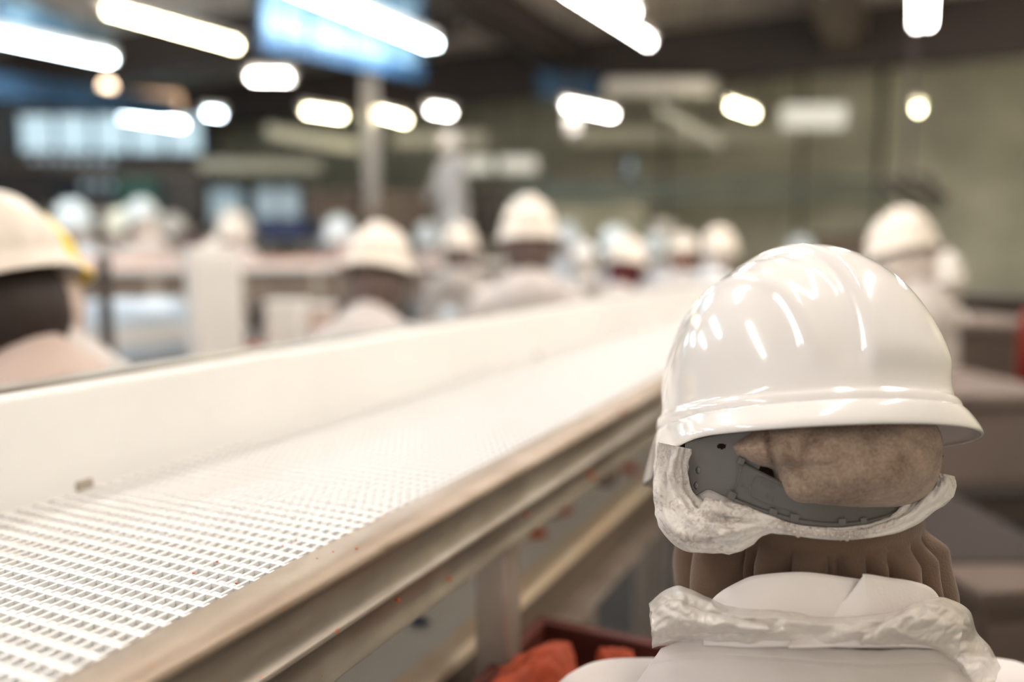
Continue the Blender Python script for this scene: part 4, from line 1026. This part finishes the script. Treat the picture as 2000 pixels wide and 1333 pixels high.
# gathered elastic ruffle
a_=spline([(1462,1034),(1520,1024),(1560,1036),(1620,1040),(1655,1044),(1700,1036),(1760,1014),(1800,990),(1826,965)],420); V=[]
for i,(x,y) in enumerate(a_):
    s1=math.sin(i*.42+1.3*math.sin(i*.05)); s2=math.sin(i*.42*2+1)
    up_=5+3.5*nz((i*.06,0,0),1)+3*s1; dn=9+6*nz((i*.045,3,0),1)-4*s1
    d=surf(x,y,.120,.80)-.010
    for k,(yy,dd) in enumerate(((-up_,.0035*s1),(-2,.001*s2),(2,.0012*s2),(dn*.6,-.0025*s1),(dn,-.0040*s1))): V.append(P(x+1.5*s2*(k>2),y+yy,d+dd))
o=mesh_from('ruffle',V,grid_faces(420,5),M['ruffle'],net,True); s=o.modifiers.new('t','SOLIDIFY'); s.thickness=.0005
# netting stretched over the left side of the head under the hat
sheet('netting',[(1318,885),(1340,878),(1380,890),(1420,930),(1470,985)],[(1310,950),(1340,985),(1390,1000),(1440,1012),(1490,1020)],40,20,.112,.80,M['puff'],net,.001)

# ---- collar, plastic film round the neck, seam
def wrap(name,top,bot,R,k,m,parent,off,n=90,mr=16,fold=.0,cx=1590,d0=.69,th=.0015,amp=.002,seed=0):
    T=spline(top,n);B=spline(bot,n);V=[]
    for i in range(n):
        for j in range(mr):
            u_=j/(mr-1); px=T[i][0]*(1-u_)+B[i][0]*u_; py=T[i][1]*(1-u_)+B[i][1]*u_
            x=(px-cx)/FPX*.64; d=d0-k*math.sqrt(max(R*R-x*x,1e-5))-off-fold*math.sin(PI*min(1,u_*1.2))-.018*u_
            p=P(px,py,d); V.append(p-CF*amp*nz(p,25,seed))
    o=mesh_from(name,V,grid_faces(n,mr),m,parent,True); s=o.modifiers.new('t','SOLIDIFY'); s.thickness=th; s.offset=0; return o
wrap('collar',[(1372,1200),(1400,1165),(1440,1140),(1480,1124),(1560,1118),(1640,1126),(1715,1136),(1770,1142)],
     [(1375,1262),(1410,1262),(1450,1264),(1500,1264),(1570,1264),(1640,1264),(1700,1264),(1760,1262)],.132,.78,M['collar'],coat,.010,seed=1)
fl=wrap('collar_flap',[(1560,1232),(1610,1205),(1655,1168),(1684,1128),(1690,1122),(1730,1128),(1780,1136),(1815,1148),(1835,1172),(1840,1200)],
     [(1540,1266),(1590,1266),(1640,1266),(1690,1266),(1720,1266),(1750,1266),(1790,1266),(1820,1266),(1845,1266),(1860,1266)],.132,.78,M['collar'],coat,.018,amp=.0035,seed=4)

# coat yoke: stands up round the neck, a stitched seam below the film
def yoke():
    T=spline([(1292,1268),(1325,1256),(1360,1250),(1420,1250),(1500,1256),(1600,1264),(1700,1270),(1790,1268),(1840,1272),(1880,1300)],160)
    B=spline([(1180,1420),(1260,1440),(1340,1450),(1420,1455),(1500,1455),(1600,1455),(1700,1455),(1790,1455),(1880,1450),(1960,1440)],160); V=[]
    for i in range(160):
        for j in range(60):
            u_=j/59; x=T[i][0]*(1-u_)+B[i][0]*u_; y=T[i][1]*(1-u_)+B[i][1]*u_
            xx=(x-1600)/FPX*.6
            d=.69-.82*math.sqrt(max(.0200-xx*xx,3e-4))-.034*u_**.8-.007
            seam=.0012*math.exp(-((u_-.17)/.012)**2)-.0010*math.exp(-((u_-.15)/.006)**2)+.0006*math.exp(-((u_-.20)/.008)**2)*(1 if i%3 else -1)
            p=P(x,y,d); k=.0035*nz((x*.006,y*.008,1),1.5,3)+.0016*nz((x*.02,y*.02,2),1.4,5)+seam
            V.append(p-CF*k)
    o=mesh_from('coat_yoke',V,grid_faces(160,60),M['coat'],coat,True); q=o.modifiers.new('t','SOLIDIFY'); q.thickness=.0012; q.offset=0
yoke()
def film_sheet(name,path,m,parent,dfun,amp,seed,n=260,mr=60,ends=True):
    """crumpled film: path of (x, y_top, y_bottom) columns, long sagging folds with sharp creases"""
    sp=spline(path,n); V=[]
    for i,(xt,yt,xb,yb) in enumerate(sp):
        for j in range(mr):
            u_=j/(mr-1); x=xt*(1-u_)+xb*u_; y=yt*(1-u_)+yb*u_
            f=1-2*abs(noise.noise(Vector((x*.009+y*.006,y*.022-x*.004,seed))))      # sagging folds
            f2=abs(noise.noise(Vector((x*.020+.3*y*.02,y*.034,seed+9))))
            f3=abs(noise.noise(Vector((x*.055,y*.065+x*.02,seed+4))))
            k=amp*(1.1*f+1.1*f2+.38*f3)*min(1,u_*9+.15,(1-u_)*9+.15)
            bul=.020*math.sin(PI*min(1,max(0,u_)))**.7
            d=dfun(x,y)-k-bul
            ed=2.2*noise.noise(Vector((i*.08,seed,j//30)))
            V.append(P(x+(3*noise.noise(Vector((u_*6,seed,i*.05))) if i<30 or i>n-30 else 0),y+ed,d))
    return mesh_from(name,V,grid_faces(n,mr),m,parent,True)
df=lambda x,y: .695-.82*math.sqrt(max(.0200-((x-1600)/FPX*.62)**2,1.5e-4))-.004
main=[(1268,1180,1274,1268),(1290,1160,1290,1262),(1322,1145,1322,1262),(1350,1152,1352,1258),(1385,1168,1390,1260),(1420,1182,1425,1262),(1480,1182,1480,1264),(1560,1196,1560,1262),(1640,1202,1640,1270),(1720,1192,1715,1272),(1800,1170,1790,1272),(1838,1166,1830,1276),(1868,1176,1850,1290),(1895,1196,1868,1310),(1908,1235,1880,1335),(1935,1265,1900,1360),(1955,1305,1920,1390)]
apn=film_sheet('apron_neck_strap',main,M['film'],fg,df,.0075,3.3)
apn['label']='crumpled translucent plastic apron film tied round the neck'
film_sheet('apron_fold',[(1690,1235,1680,1262),(1740,1205,1740,1262),(1790,1180,1790,1262),(1830,1172,1826,1270),(1862,1182,1850,1285),(1885,1200,1868,1300)],M['film'],apn,lambda x,y:df(x,y)-.014,.008,9,120,40)
film_sheet('apron_fold',[(1272,1190,1276,1262),(1300,1172,1300,1255),(1330,1170,1332,1250),(1370,1190,1372,1240),(1420,1200,1430,1240),(1500,1215,1500,1245)],M['film'],apn,lambda x,y:df(x,y)-.012,.008,5,120,40)
